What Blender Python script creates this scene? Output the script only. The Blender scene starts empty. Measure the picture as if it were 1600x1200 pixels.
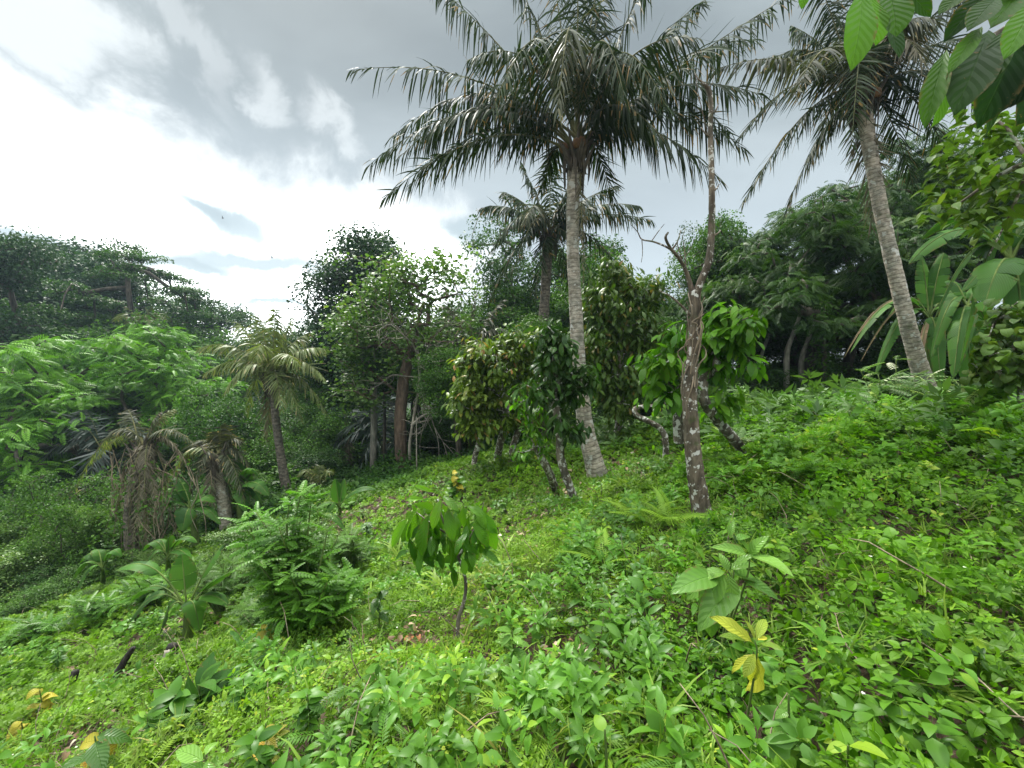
import bpy, math
import numpy as np
from mathutils import Vector
SC = bpy.context.scene
# ------------------------------------------------------------------ camera, sky, sun
FPX = 671.0
PITCH = math.radians(-2.0)
CAM = np.array([0.0, 0.0, 1.6])
cd = bpy.data.cameras.new('camera'); cam = bpy.data.objects.new('camera', cd)
SC.collection.objects.link(cam); SC.camera = cam
cam.location = CAM; cam.rotation_euler = (math.radians(90) + PITCH, 0, 0)
cd.sensor_width = 36; cd.lens = 36 * FPX / 1600; cd.clip_start = 0.05; cd.clip_end = 2000
SC.view_settings.view_transform = 'Standard'; SC.view_settings.look = 'None'
SC.view_settings.gamma = 1; SC.view_settings.exposure = 0.40
SC.cycles.use_denoising = True
SC.cycles.max_bounces = 5; SC.cycles.diffuse_bounces = 3; SC.cycles.glossy_bounces = 2
SC.cycles.transmission_bounces = 3; SC.cycles.volume_bounces = 0; SC.cycles.transparent_max_bounces = 6
SC.cycles.caustics_reflective = False; SC.cycles.caustics_refractive = False
SC.cycles.sample_clamp_indirect = 8

SUN_AZ = math.radians(-28)     # azimuth from +Y towards +X
SUN_EL = math.radians(52)
SKY_GAIN = 1.0

def dirv(px, py):
    cp, sp = math.cos(PITCH), math.sin(PITCH)
    v = np.array([(px - 800) / FPX, cp, sp]) + (600 - py) / FPX * np.array([0, -sp, cp])
    return v / np.linalg.norm(v)

class NT:
    """tiny helper for node trees"""
    def __init__(s, tree): s.t = tree; s.n = tree.nodes; s.l = tree.links
    def node(s, typ, **kw):
        nd = s.n.new(typ)
        for k, v in kw.items():
            if k.startswith('i_'):
                key = k[2:]
                key = int(key) if key.isdigit() else key.replace('_', ' ')
                s.set(nd, key, v)
            else: setattr(nd, k, v)
        return nd
    def set(s, nd, key, v):
        if isinstance(v, bpy.types.NodeSocket): s.l.new(v, nd.inputs[key])
        else: nd.inputs[key].default_value = v
    def math(s, op, a, b=None, c=None, clamp=False):
        nd = s.n.new('ShaderNodeMath'); nd.operation = op; nd.use_clamp = clamp
        for i, v in enumerate((a, b, c)):
            if v is not None: s.set(nd, i, v)
        return nd.outputs[0]
    def vmath(s, op, a, b=None, out=0):
        nd = s.n.new('ShaderNodeVectorMath'); nd.operation = op
        s.set(nd, 0, a)
        if b is not None: s.set(nd, 'Scale' if op == 'SCALE' else 1, b)
        return nd.outputs[out]
    def mix(s, f, a, b, blend='MIX'):
        nd = s.n.new('ShaderNodeMix'); nd.data_type = 'RGBA'; nd.blend_type = blend; nd.clamp_factor = True
        s.set(nd, 0, f); s.set(nd, 6, a if isinstance(a, bpy.types.NodeSocket) else tuple(a) + (1,) if len(a) == 3 else a)
        s.set(nd, 7, b if isinstance(b, bpy.types.NodeSocket) else tuple(b) + (1,) if len(b) == 3 else b)
        return nd.outputs[2]
    def step(s, v, lo, hi, out0=0.0, out1=1.0):
        nd = s.n.new('ShaderNodeMapRange'); nd.interpolation_type = 'SMOOTHSTEP'
        s.set(nd, 0, v); s.set(nd, 1, lo); s.set(nd, 2, hi); s.set(nd, 3, out0); s.set(nd, 4, out1)
        return nd.outputs[0]
    def noise(s, vec, scale, detail=4, rough=.5, dist=0.0, out=0):
        nd = s.n.new('ShaderNodeTexNoise'); nd.inputs['Scale'].default_value = scale
        nd.inputs['Detail'].default_value = detail; nd.inputs['Roughness'].default_value = rough
        nd.inputs['Distortion'].default_value = dist
        if vec is not None: s.l.new(vec, nd.inputs['Vector'])
        return nd.outputs[out]

# overcast sky: thick grey cloud deck with a bright thin part to the front left, where the sun is
W = bpy.data.worlds.new('World'); SC.world = W; W.use_nodes = True
nt = NT(W.node_tree)
for n_ in list(nt.n): nt.n.remove(n_)
tc = nt.node('ShaderNodeTexCoord')
D = nt.vmath('NORMALIZE', tc.outputs['Generated'])
sep = nt.node('ShaderNodeSeparateXYZ', i_0=D)
dz = sep.outputs[2]
zc = nt.math('MAXIMUM', nt.math('ADD', dz, 0.12), 0.06)
plane = nt.node('ShaderNodeCombineXYZ', i_0=nt.math('DIVIDE', sep.outputs[0], zc), i_1=nt.math('DIVIDE', sep.outputs[1], zc), i_2=0.0).outputs[0]
mp = nt.node('ShaderNodeMapping', i_Vector=plane); mp.inputs['Rotation'].default_value = (0, 0, math.radians(-33)); mp.inputs['Scale'].default_value = (.55, 1.0, 1)
wisp = nt.noise(mp.outputs[0], 1.5, 5, .5, .25)
big = nt.noise(mp.outputs[0], .55, 3, .5, .15)
# warp of the direction, so that cloud edges are ragged
warp = nt.noise(D, 6.5, 6, .62, 0.3, out=1)
Dw = nt.vmath('ADD', D, nt.vmath('SCALE', nt.vmath('SUBTRACT', warp, (0.5, 0.5, 0.5)), 0.24))
Dw2 = nt.vmath('ADD', D, nt.vmath('SCALE', nt.vmath('SUBTRACT', nt.noise(D, 9.0, 5, .6, 0.2, out=1), (0.5, 0.5, 0.5)), 0.075))
def blob(px, py, sx, sy, rot=0.0, lo=1.0, hi=.35, Dw=Dw):
    c = dirv(px, py)
    right = np.cross(c, [0, 0, 1]); right /= np.linalg.norm(right); up = np.cross(right, c)
    cr, sr = math.cos(rot), math.sin(rot)
    a = right * cr + up * sr; b = -right * sr + up * cr
    u = nt.vmath('DOT_PRODUCT', nt.vmath('SUBTRACT', Dw, tuple(c)), tuple(a / sx), out=1)
    v = nt.vmath('DOT_PRODUCT', nt.vmath('SUBTRACT', Dw, tuple(c)), tuple(b / sy), out=1)
    f = nt.vmath('DOT_PRODUCT', D, tuple(c), out=1)
    r = nt.math('SQRT', nt.math('ADD', nt.math('MULTIPLY', u, u), nt.math('MULTIPLY', v, v)))
    m = nt.step(r, lo, hi)
    return nt.math('MULTIPLY', m, nt.math('GREATER_THAN', f, 0.0))
bright = blob(330, 430, .66, .25, math.radians(-10), 1.15, .45)
b2 = blob(110, 330, .52, .215, math.radians(-12), 1.15, .45)
b3 = blob(560, 420, .32, .18, 0, 1.25, .4)
b4 = blob(60, 20, .16, .075, math.radians(-20), 1.1, .3)
b5 = blob(275, 60, .20, .05, math.radians(-42), 1.1, .2)
b6 = blob(415, 145, .06, .026, math.radians(-38), 1.6, .0)
b7 = blob(520, 205, .06, .035, math.radians(-30), 1.6, .0)
bright = nt.math('MAXIMUM', nt.math('MAXIMUM', bright, b2), nt.math('MAXIMUM', b3, nt.math('MULTIPLY', b4, .45)))
bright = nt.math('MAXIMUM', bright, nt.math('MAXIMUM', nt.math('MULTIPLY', b5, .25), nt.math('MULTIPLY', nt.math('MAXIMUM', b6, b7), .34)))
bright = nt.math('MULTIPLY', bright, nt.step(wisp, .24, .44, .75, 1.0), clamp=True)
grey = nt.mix(nt.step(wisp, .3, .7), (.195, .225, .228), (.41, .46, .465))
grey = nt.mix(nt.step(big, .35, .65), grey, nt.mix(.6, grey, (.215, .245, .245)))
# paler towards the horizon
grey = nt.mix(nt.step(dz, .62, .12), grey, (.50, .57, .61))
col = nt.mix(nt.step(bright, .0, .75), grey, (.84, .88, .88))
col = nt.mix(nt.step(bright, .6, 1.0), col, (2.8, 2.95, 2.95))
for (px, py, sx, sy, ro) in ((372, 352, .062, .026, -22), (330, 330, .045, .012, -18), (395, 410, .15, .017, 3), (300, 418, .07, .010, -3), (725, 357, .06, .020, -5), (15, 372, .07, .016, 0), (440, 472, .09, .005, 0)):
    m = blob(px, py, sx, sy, math.radians(ro), 1.9, .5, Dw2)
    col = nt.mix(nt.math('MULTIPLY', m, .95), col, (.40, .475, .50))
# overhead and behind the camera, overcast brightened out of view to light the foliage
back = nt.step(sep.outputs[1], .25, -.2)
over = nt.step(dz, .70, .93)
col = nt.mix(nt.math('MAXIMUM', over, back), col, nt.mix(over, (.9, .98, 1.0), (4.8, 4.95, 4.8)))
# below the horizon: dark land
col = nt.mix(nt.step(dz, 0.0, -.05), col, (.05, .07, .05))
sky = nt.node('ShaderNodeTexSky'); sky.sky_type = 'NISHITA'; sky.sun_disc = False
sky.sun_elevation = SUN_EL; sky.sun_rotation = SUN_AZ
skyc = nt.vmath('SCALE', sky.outputs[0], 0.01)
tot = nt.vmath('ADD', nt.vmath('SCALE', col, SKY_GAIN), skyc)
bg = nt.node('ShaderNodeBackground', i_Color=tot, i_Strength=1.0)
out = nt.node('ShaderNodeOutputWorld'); nt.l.new(bg.outputs[0], out.inputs[0])

sl = bpy.data.lights.new('sun', 'SUN'); sl.energy = 5.0; sl.angle = math.radians(10); sl.color = (1, .965, .90)
so = bpy.data.objects.new('sun', sl); SC.collection.objects.link(so)
sd = Vector((math.sin(SUN_AZ) * math.cos(SUN_EL), math.cos(SUN_AZ) * math.cos(SUN_EL), math.sin(SUN_EL)))
so.rotation_euler = sd.to_track_quat('Z', 'Y').to_euler(); so.location = (-10, 20, 40)

# ------------------------------------------------------------------ helpers
RNG = np.random.default_rng(11)
def A(*v): return np.array(v, float)
def at(px, py, d):
    cp, sp = math.cos(PITCH), math.sin(PITCH)
    return CAM + d * (A((px - 800) / FPX, cp, sp) + (600 - py) / FPX * A(0, -sp, cp))
def nrm(v):
    v = np.asarray(v, float)
    return v / np.maximum(np.linalg.norm(v, axis=-1, keepdims=True), 1e-9)

_lat = np.random.default_rng(5).random((64, 64))
def vnoise(x, y, s=1.0, seed=0):
    x = np.asarray(x, float) / s + 13.7 * seed + 100; y = np.asarray(y, float) / s + 7.3 * seed + 100
    xi = np.floor(x).astype(int); yi = np.floor(y).astype(int); fx = x - xi; fy = y - yi
    fx = fx * fx * (3 - 2 * fx); fy = fy * fy * (3 - 2 * fy)
    g = lambda a, b: _lat[a % 64, b % 64]
    return (g(xi, yi) * (1 - fx) + g(xi + 1, yi) * fx) * (1 - fy) + (g(xi, yi + 1) * (1 - fx) + g(xi + 1, yi + 1) * fx) * fy

def base_plane(x, y):
    xx = np.asarray(x, float); xx = np.where(xx > 0, 15 * np.tanh(xx / 15), 30 * np.tanh(xx / 30)); yy = 26 * np.tanh(np.asarray(y, float) / 26)
    return .25 * xx - .138 * yy
CP = [(935, 755, 9), (1450, 662, 9.5), (1098, 815, 5), (715, 1000, 3.5), (627, 752, 18), (450, 790, 16), (205, 905, 12), (350, 845, 13),
      (0, 960, 12), (1170, 715, 7.5), (740, 740, 12), (480, 1010, 4.8), (1250, 660, 14), (865, 750, 10), (965, 708, 11), (1600, 668, 8.5), (290, 1000, 7.2), (1500, 640, 14), (1620, 645, 12), (1720, 645, 12), (1350, 650, 18), (1500, 612, 20), (1700, 610, 18), (1200, 650, 20), (1000, 690, 18), (1450, 710, 6), (1600, 715, 5), (1350, 775, 4.5), (1600, 830, 3.6)]
_cp = np.array([at(*c) for c in CP])
_res = _cp[:, 2] - base_plane(_cp[:, 0], _cp[:, 1])
_sg = 3.2
_K = np.exp(-((_cp[:, None, :2] - _cp[None, :, :2]) ** 2).sum(-1) / (2 * _sg ** 2)) + .02 * np.eye(len(_cp))
_w = np.linalg.solve(_K, _res)
def gz(x, y):
    x = np.asarray(x, float); y = np.asarray(y, float)
    z = base_plane(x, y)
    K = np.exp(-((x[..., None] - _cp[:, 0]) ** 2 + (y[..., None] - _cp[:, 1]) ** 2) / (2 * _sg ** 2))
    z = z + K @ _w
    z = z + 5.5 * np.exp(-((x + 42) ** 2 + (y - 52) ** 2) / (2 * 18 ** 2))      # wooded hill beyond the gully
    z = z + (vnoise(x, y, 1.7) - .5) * .10 * np.clip(np.hypot(x, y) / 3, 0, 1) + (vnoise(x, y, 5, 3) - .5) * .2 * np.clip(np.hypot(x, y) / 8, 0, 1)
    return z
def G3(x, y): return A(x, y, float(gz(x, y)))
def gp(px, d, dz=0.0):
    x = (px - 800) / FPX * d
    return A(x, d, float(gz(x, d)) + dz)
def ray(px, py, h=0.0):
    v = at(px, py, 1.0) - CAM
    t = np.linspace(.8, 60, 6000); P = CAM + t[:, None] * v
    k = np.nonzero(P[:, 2] < gz(P[:, 0], P[:, 1]) + h)[0]
    return P[k[0]] if len(k) else P[-1]

class Geo:
    def __init__(s): s.V = []; s.F = []; s.R = []; s.M = []; s.U = []; s.n = 0
    def add(s, V, F, U=None, rv=.5, m=0):
        V = np.asarray(V, float).reshape(-1, 3); F = np.asarray(F, int).reshape(-1, 4)
        s.V.append(V); s.F.append(F + s.n); s.n += len(V)
        s.R.append(np.broadcast_to(np.asarray(rv, float), (len(F),)).copy())
        s.M.append(np.broadcast_to(np.asarray(m, int), (len(F),)).copy())
        s.U.append(np.zeros((len(V), 2)) if U is None else np.asarray(U, float))
    def inst(s, T, pos, R, scale, rv, m=None):
        """T = (V, F, U[, mat][, rv offset]); place k copies"""
        V, F, U = T[0], T[1], T[2]
        k = len(pos)
        if k == 0: return
        sc = np.asarray(scale, float)
        if sc.ndim == 1: sc = sc[:, None, None]
        elif sc.ndim == 2: sc = sc[:, None, :]
        P = np.einsum('kij,knj->kni', R, V[None] * sc) + np.asarray(pos)[:, None]
        FF = F[None] + (np.arange(k) * len(V))[:, None, None]
        rvv = np.repeat(np.asarray(rv, float), len(F))
        if len(T) > 4: rvv = np.clip(rvv + np.tile(T[4], k), 0, 1)
        mm = np.tile(T[3], k) if len(T) > 3 and T[3] is not None else (0 if m is None else m)
        s.add(P.reshape(-1, 3), FF.reshape(-1, 4), np.tile(U, (k, 1)), rvv, mm)
    def arrays(s):
        return np.concatenate(s.V), np.concatenate(s.F), np.concatenate(s.U), np.concatenate(s.M), np.concatenate(s.R)
    def template(s):
        V, F, U, M, R = s.arrays(); return (V, F, U, M, R - .5)
    def mesh(s, name, mats, origin=None):
        V, F, U, M, R = s.arrays()
        if origin is not None: V = V - origin
        me = bpy.data.meshes.new(name)
        me.vertices.add(len(V)); me.vertices.foreach_set('co', V.astype(np.float32).ravel())
        me.loops.add(F.size); me.loops.foreach_set('vertex_index', F.astype(np.int32).ravel())
        me.polygons.add(len(F)); me.polygons.foreach_set('loop_start', (np.arange(len(F)) * 4).astype(np.int32))
        me.polygons.foreach_set('material_index', M.astype(np.int32))
        me.polygons.foreach_set('use_smooth', np.ones(len(F), bool))
        at_ = me.attributes.new('rv', 'FLOAT', 'FACE'); at_.data.foreach_set('value', R.astype(np.float32))
        uv = me.uv_layers.new(name='UVMap'); uv.data.foreach_set('uv', U[F.ravel()].astype(np.float32).ravel())
        for m_ in (mats if isinstance(mats, (list, tuple)) else [mats]): me.materials.append(m_)
        me.update(calc_edges=True)
        return me
    def build(s, name, mats, parent=None, origin=None):
        o = bpy.data.objects.new(name, s.mesh(name, mats, origin)); SC.collection.objects.link(o)
        if parent is not None: o.parent = parent
        elif origin is not None: o.location = origin
        return o

LABELS = {}
def tag(o, label=None, cat=None, group=None, kind=None):
    if label: o['label'] = label
    if cat: o['category'] = cat
    if group: o['group'] = group
    if kind: o['kind'] = kind
    return o
def thing(name, loc, label, cat, group=None):
    o = bpy.data.objects.new(name, None); SC.collection.objects.link(o); o.location = tuple(loc); o.empty_display_size = .3
    return tag(o, label, cat, group)
def part(g, name, mats, root): return g.build(name, mats, root, np.array(root.location))
def dup(root, loc, scale, rz, label, group=None):
    r = root.copy(); SC.collection.objects.link(r); r.location = tuple(loc); r.scale = scale; r.rotation_euler = (0, 0, rz)
    r['label'] = label
    if group: r['group'] = group
    for ch in list(root.children):
        c = ch.copy(); SC.collection.objects.link(c); c.parent = r
    return r

def frames(d, n):
    d = nrm(d); n = np.broadcast_to(n, d.shape)
    x = nrm(np.cross(d, n) + 1e-6); z = np.cross(x, d)
    return np.stack([x, d, z], -1)
def rdir(k, rng=None):
    return nrm((rng or RNG).normal(size=(k, 3)))

PROF = {
 'ovate': lambda t: np.sin(np.pi * t ** .72) ** .85,
 'lance': lambda t: np.sin(np.pi * t ** .85) ** 1.1,
 'obov': lambda t: np.sin(np.pi * np.clip(t, 0, 1) ** 1.25) ** .8 * (1 - .12 * t),
 'heart': lambda t: np.where(t < .16, .72 * (t / .16) ** .35, 1) * np.where(t >= .16, (.72 + .28 * np.sin(np.pi * np.clip((t - .16) / .3, 0, 1) * .5)) * np.cos(np.pi / 2 * np.clip((t - .38) / .62, 0, 1)) ** .9, 1),
 'blade': lambda t: (1 - t ** 1.6),
 'oval': lambda t: np.sqrt(np.clip(1 - (2 * t - 1) ** 2, 0, 1)),
}
def leaf(rows=5, w=.3, prof='ovate', fold=.25, droop=.5, wavy=0.0, stalk=0.0, cols=3):
    t = np.linspace(0, 1, rows); a = droop * t
    dt = 1 / (rows - 1)
    y = np.concatenate([[0], np.cumsum(np.cos((a[1:] + a[:-1]) / 2) * dt)])
    z = -np.concatenate([[0], np.cumsum(np.sin((a[1:] + a[:-1]) / 2) * dt)])
    wd = w * PROF[prof](t)
    V = []; U = []
    for j, s in enumerate(np.linspace(-1, 1, cols)):
        lift = np.abs(s) * fold * wd + wavy * np.sin(t * 17 + j) * np.abs(s) * w * .6
        V.append(np.stack([s * wd, y + stalk - lift * 0 + 0 * s, z + lift], -1)); U.append(np.stack([np.full(rows, .5 + .5 * s), t], -1))
    V = np.stack(V, 1).reshape(-1, 3); U = np.stack(U, 1).reshape(-1, 2)
    F = [[r * cols + c, r * cols + c + 1, (r + 1) * cols + c + 1, (r + 1) * cols + c] for r in range(rows - 1) for c in range(cols - 1)]
    return V, np.array(F), U
RH = (A(0, 0, 0, -.28, .5, .04, 0, 1, -.12, .28, .5, .04).reshape(4, 3), np.array([[0, 3, 2, 1]]), A(.5, 0, 0, .5, .5, 1, 1, .5).reshape(4, 2))

def tube_arr(P, r, sides=6, vs=0.0, seed=0, rough=0.0):
    P = np.asarray(P, float); n = len(P); r = np.broadcast_to(r, (n,)).astype(float)
    T = nrm(np.gradient(P, axis=0)); ref = A(0, 0, 1) if abs(T[0][2]) < .9 else A(0, 1, 0)
    X = np.zeros_like(P); X[0] = nrm(np.cross(T[0], ref))
    for i in range(1, n): X[i] = nrm(X[i - 1] - T[i] * (X[i - 1] @ T[i]))
    Y = np.cross(T, X)
    th = np.linspace(0, 2 * np.pi, sides, endpoint=False)
    rr = r[:, None] * np.ones(sides)
    if rough:
        rg = np.random.default_rng(seed); rr = rr * (1 + rough * rg.normal(size=rr.shape))
    V = P[:, None] + rr[..., None] * (np.cos(th)[None, :, None] * X[:, None] + np.sin(th)[None, :, None] * Y[:, None])
    L = np.concatenate([[0], np.cumsum(np.linalg.norm(np.diff(P, axis=0), axis=1))])
    U = np.stack([np.broadcast_to(th / 6.2832, (n, sides)), np.broadcast_to(L[:, None], (n, sides))], -1)
    V = V.reshape(-1, 3); U = U.reshape(-1, 2)
    i = np.arange(n - 1)[:, None]; j = np.arange(sides)[None]; j2 = (j + 1) % sides
    F = np.stack([i * sides + j, i * sides + j2, (i + 1) * sides + j2, (i + 1) * sides + j], -1).reshape(-1, 4)
    # close the end
    V = np.concatenate([V, P[-1:] + T[-1:] * r[-1] * .6]); U = np.concatenate([U, [[.5, L[-1]]]])
    k = len(V) - 1; e = (n - 1) * sides
    capF = [[e + a, e + (a + 1) % sides, k, k] for a in range(sides)]
    capF = [[e + a, e + (a + 1) % sides, e + (a + 2) % sides, k] for a in range(0, sides - 1, 2)]
    return V, np.concatenate([F, np.array(capF)]), U
def smooth_path(P, k=6):
    P = np.asarray(P, float); n = len(P)
    Q = np.concatenate([[2 * P[0] - P[1]], P, [2 * P[-1] - P[-2]]]); out = []
    for i in range(n - 1):
        p0, p1, p2, p3 = Q[i:i + 4]
        for t in np.linspace(0, 1, k, endpoint=False):
            out.append(.5 * ((2 * p1) + (-p0 + p2) * t + (2 * p0 - 5 * p1 + 4 * p2 - p3) * t * t + (-p0 + 3 * p1 - 3 * p2 + p3) * t ** 3))
    out.append(P[-1]); return np.array(out)
def interp_r(rs, n): return np.interp(np.linspace(0, 1, n), np.linspace(0, 1, len(rs)), rs)
def limb(g, pts, rs, sides=8, m=0, k=6, rough=0.0, seed=0, rv=.5):
    P = smooth_path(pts, k); V, F, U = tube_arr(P, interp_r(rs, len(P)), sides, rough=rough, seed=seed); g.add(V, F, U, rv, m); return P

# ------------------------------------------------------------------ materials
def mat(name):
    m = bpy.data.materials.new(name); m.use_nodes = True; t = NT(m.node_tree)
    for n_ in list(t.n): t.n.remove(n_)
    return m, t
def leaf_mat(name, c1, c2, c3=None, rough=.42, trans=.32, vein=None, spec=.20, hot=None, coat=0.0, bump=.25):
    m, t = mat(name)
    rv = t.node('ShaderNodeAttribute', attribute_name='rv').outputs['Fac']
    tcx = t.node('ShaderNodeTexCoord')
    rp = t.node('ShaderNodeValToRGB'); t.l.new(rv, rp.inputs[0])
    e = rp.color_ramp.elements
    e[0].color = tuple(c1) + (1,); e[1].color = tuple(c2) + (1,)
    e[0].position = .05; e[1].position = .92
    if c3: x = e.new(.97); x.color = tuple(c3) + (1,)
    if hot: x = e.new(1.0); x.color = tuple(hot) + (1,)
    colr = rp.outputs[0]
    nz = t.noise(tcx.outputs['Object'], 1.3, 3)
    colr = t.mix(1.0, colr, t.node('ShaderNodeCombineColor', i_0=t.step(nz, .25, .75, .86, 1.14), i_1=t.step(nz, .25, .75, .80, 1.18), i_2=t.step(nz, .25, .75, .85, 1.1)).outputs[0], 'MULTIPLY')
    kw = {}
    if vein:
        mo = vein == 'mid'; vein = 1 if mo else vein
        uv = t.node('ShaderNodeSeparateXYZ', i_0=tcx.outputs['UV'])
        au = t.math('ABSOLUTE', t.math('SUBTRACT', uv.outputs[0], .5))
        ph = t.math('SUBTRACT', t.math('MULTIPLY', uv.outputs[1], float(vein)), t.math('MULTIPLY', au, float(vein) * .42))
        tri = t.math('ADD', au, .2) if mo else t.math('ABSOLUTE', t.math('SUBTRACT', t.math('FRACT', ph), .5))
        line = t.step(tri, .10, .0)
        mid = t.step(au, .035, .0)
        v = t.math('MAXIMUM', t.math('MULTIPLY', line, .45), mid)
        colr = t.mix(t.math('MULTIPLY', v, .40), colr, t.vmath('ADD', t.vmath('SCALE', colr, 1.35), (.015, .02, .005)))
        h = t.math('ADD', t.math('MULTIPLY', tri, 1.0), t.math('MULTIPLY', mid, -.6))
        bp = t.node('ShaderNodeBump', i_Strength=.6, i_Distance=.006, i_Height=h)
        nrmo = bp.outputs[0]
        if not mo:
            sp = t.noise(tcx.outputs['Object'], 38, 3, .6); sp2 = t.noise(tcx.outputs['Object'], 7, 2)
            edge = t.math('MULTIPLY', t.step(au, .36, .5), t.step(sp2, .48, .62))
            dmg = t.math('MAXIMUM', t.math('MULTIPLY', t.step(sp, .66, .70), t.step(sp2, .42, .55)), t.math('MULTIPLY', edge, t.step(sp, .4, .55)))
            colr = t.mix(t.math('MULTIPLY', dmg, .75), colr, (.13, .085, .03))
    else:
        nrmo = None
    p = t.node('ShaderNodeBsdfPrincipled', i_Roughness=rough, i_Base_Color=colr)
    p.inputs['Specular IOR Level'].default_value = spec
    tr = t.node('ShaderNodeBsdfTranslucent', i_Color=t.mix(1.0, colr, (1.5, 1.7, .65), 'MULTIPLY'))
    if nrmo is not None: t.l.new(nrmo, p.inputs['Normal']); t.l.new(nrmo, tr.inputs['Normal'])
    ms = t.node('ShaderNodeMixShader', i_0=trans); t.l.new(p.outputs[0], ms.inputs[1]); t.l.new(tr.outputs[0], ms.inputs[2])
    o = t.node('ShaderNodeOutputMaterial'); t.l.new(ms.outputs[0], o.inputs[0])
    return m
def bark_mat(name, c1, c2, scale=6.0, rings=0.0, lichen=None, lich_amt=.5, bump=.5, lscale=9.0, rough=.85, stretch=.25):
    m, t = mat(name)
    tcx = t.node('ShaderNodeTexCoord')
    mpn = t.node('ShaderNodeMapping', i_Vector=tcx.outputs['Object']); mpn.inputs['Scale'].default_value = (1, 1, stretch)
    n1 = t.noise(mpn.outputs[0], scale, 8, .65)
    n2 = t.noise(tcx.outputs['Object'], scale * .35, 4, .6)
    colr = t.mix(t.step(n1, .35, .68), c1, c2)
    colr = t.mix(1.0, colr, t.node('ShaderNodeCombineColor', i_0=t.step(n2, .3, .7, .68, 1.2), i_1=t.step(n2, .3, .7, .72, 1.15), i_2=t.step(n2, .3, .7, .7, 1.1)).outputs[0], 'MULTIPLY')
    h = n1
    if rings:
        uv = t.node('ShaderNodeSeparateXYZ', i_0=tcx.outputs['UV'])
        v = t.math('ADD', t.math('MULTIPLY', uv.outputs[1], rings), t.math('MULTIPLY', t.noise(tcx.outputs['Object'], 3.5, 3), 1.3))
        fr = t.math('FRACT', v)
        groove = t.math('MULTIPLY', t.step(fr, .0, .22), t.step(fr, 1.0, .93))
        colr = t.mix(groove, t.vmath('SCALE', colr, .62), colr)
        h = t.math('ADD', t.math('MULTIPLY', n1, .4), t.math('MULTIPLY', groove, .7))
    if lichen:
        ln = t.noise(tcx.outputs['Object'], lscale, 5, .62)
        lm = t.step(ln, .62 - .2 * lich_amt, .665 - .2 * lich_amt)
        colr = t.mix(t.math('MULTIPLY', lm, .85), colr, lichen)
        ms2 = t.noise(tcx.outputs['Object'], lscale * .45, 4, .6)
        colr = t.mix(t.step(ms2, .58, .72, 0, .6), colr, (.05, .075, .02))
    bp = t.node('ShaderNodeBump', i_Strength=bump, i_Distance=.03, i_Height=h)
    p = t.node('ShaderNodeBsdfPrincipled', i_Roughness=rough, i_Base_Color=colr, i_Normal=bp.outputs[0])
    p.inputs['Specular IOR Level'].default_value = .25
    o = t.node('ShaderNodeOutputMaterial'); t.l.new(p.outputs[0], o.inputs[0])
    return m
M = {}
M['cover_r'] = leaf_mat('vine_leaf_green', (.022, .075, .006), (.120, .270, .010), (.24, .34, .03), rough=.46, trans=.36, vein='mid')
M['cover_c'] = leaf_mat('clover_leaf_green', (.034, .10, .006), (.165, .30, .018), (.30, .36, .04), rough=.48, trans=.34)
M['grass'] = leaf_mat('grass_blade', (.07, .14, .012), (.21, .33, .04), (.32, .30, .08), rough=.5, trans=.3)
M['cover_f'] = leaf_mat('pale_weed_leaf', (.035, .085, .018), (.10, .19, .045), (.28, .36, .15), rough=.45, trans=.25)
M['fern'] = leaf_mat('fern_green', (.09, .19, .015), (.19, .33, .03), rough=.5, trans=.35)
M['petal'] = leaf_mat('white_petal', (.6, .6, .55), (.8, .8, .75), rough=.6)
M['twig'] = bark_mat('dry_twig', (.10, .075, .05), (.34, .28, .20), 20)
M['litter'] = leaf_mat('dead_leaf', (.16, .10, .055), (.42, .33, .22), (.5, .45, .35), rough=.8, trans=.1, spec=.2)
M['cocoa_bright'] = leaf_mat('young_cocoa_leaf', (.028, .10, .006), (.12, .28, .014), (.25, .36, .03), rough=.36, trans=.38, vein=10)
M['cocoa_dark'] = leaf_mat('mature_cocoa_leaf', (.014, .045, .008), (.045, .11, .016), (.10, .20, .02), rough=.33, trans=.25, vein=10)
M['cocoa_brown'] = leaf_mat('flushing_cocoa_leaf', (.045, .095, .012), (.155, .225, .026), (.30, .24, .06), rough=.42, trans=.28, hot=(.30, .14, .06))
M['cocoa_olive'] = leaf_mat('olive_cocoa_leaf', (.025, .065, .010), (.09, .15, .022), (.20, .19, .04), rough=.4, trans=.22, hot=(.22, .15, .05))
M['cocoa_yellowgreen'] = leaf_mat('yellow_green_leaf', (.025, .062, .010), (.09, .16, .022), (.18, .24, .04), rough=.42, trans=.28, vein=8)
M['cocoa_over'] = leaf_mat('overhanging_cocoa_leaf', (.006, .026, .005), (.07, .18, .008), (.13, .19, .02), rough=.5, trans=.35, vein=10, spec=.12)
M['yellow_leaf'] = leaf_mat('yellowed_leaf', (.22, .22, .02), (.40, .34, .04), (.45, .2, .05), rough=.5, trans=.25, vein=9)
M['broad'] = leaf_mat('broad_weed_leaf', (.07, .17, .025), (.15, .29, .05), rough=.32, trans=.3, vein=8)
M['banana'] = leaf_mat('banana_leaf', (.022, .07, .012), (.068, .17, .024), rough=.45, trans=.32, spec=.12, vein=34)
M['banana_dead'] = leaf_mat('dead_banana_leaf', (.10, .065, .035), (.26, .19, .11), rough=.8, trans=.1, spec=.2)
M['frond'] = leaf_mat('coconut_frond', (.010, .022, .006), (.032, .056, .013), (.08, .065, .018), rough=.55, trans=.18, spec=.12, hot=(.16, .10, .025))
M['frond_grey'] = leaf_mat('weathered_frond', (.028, .035, .018), (.075, .082, .045), (.22, .17, .08), rough=.55, trans=.2)
M['frond_pale'] = leaf_mat('pale_frond', (.065, .095, .03), (.15, .185, .06), (.26, .22, .10), rough=.42, trans=.25)
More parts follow.
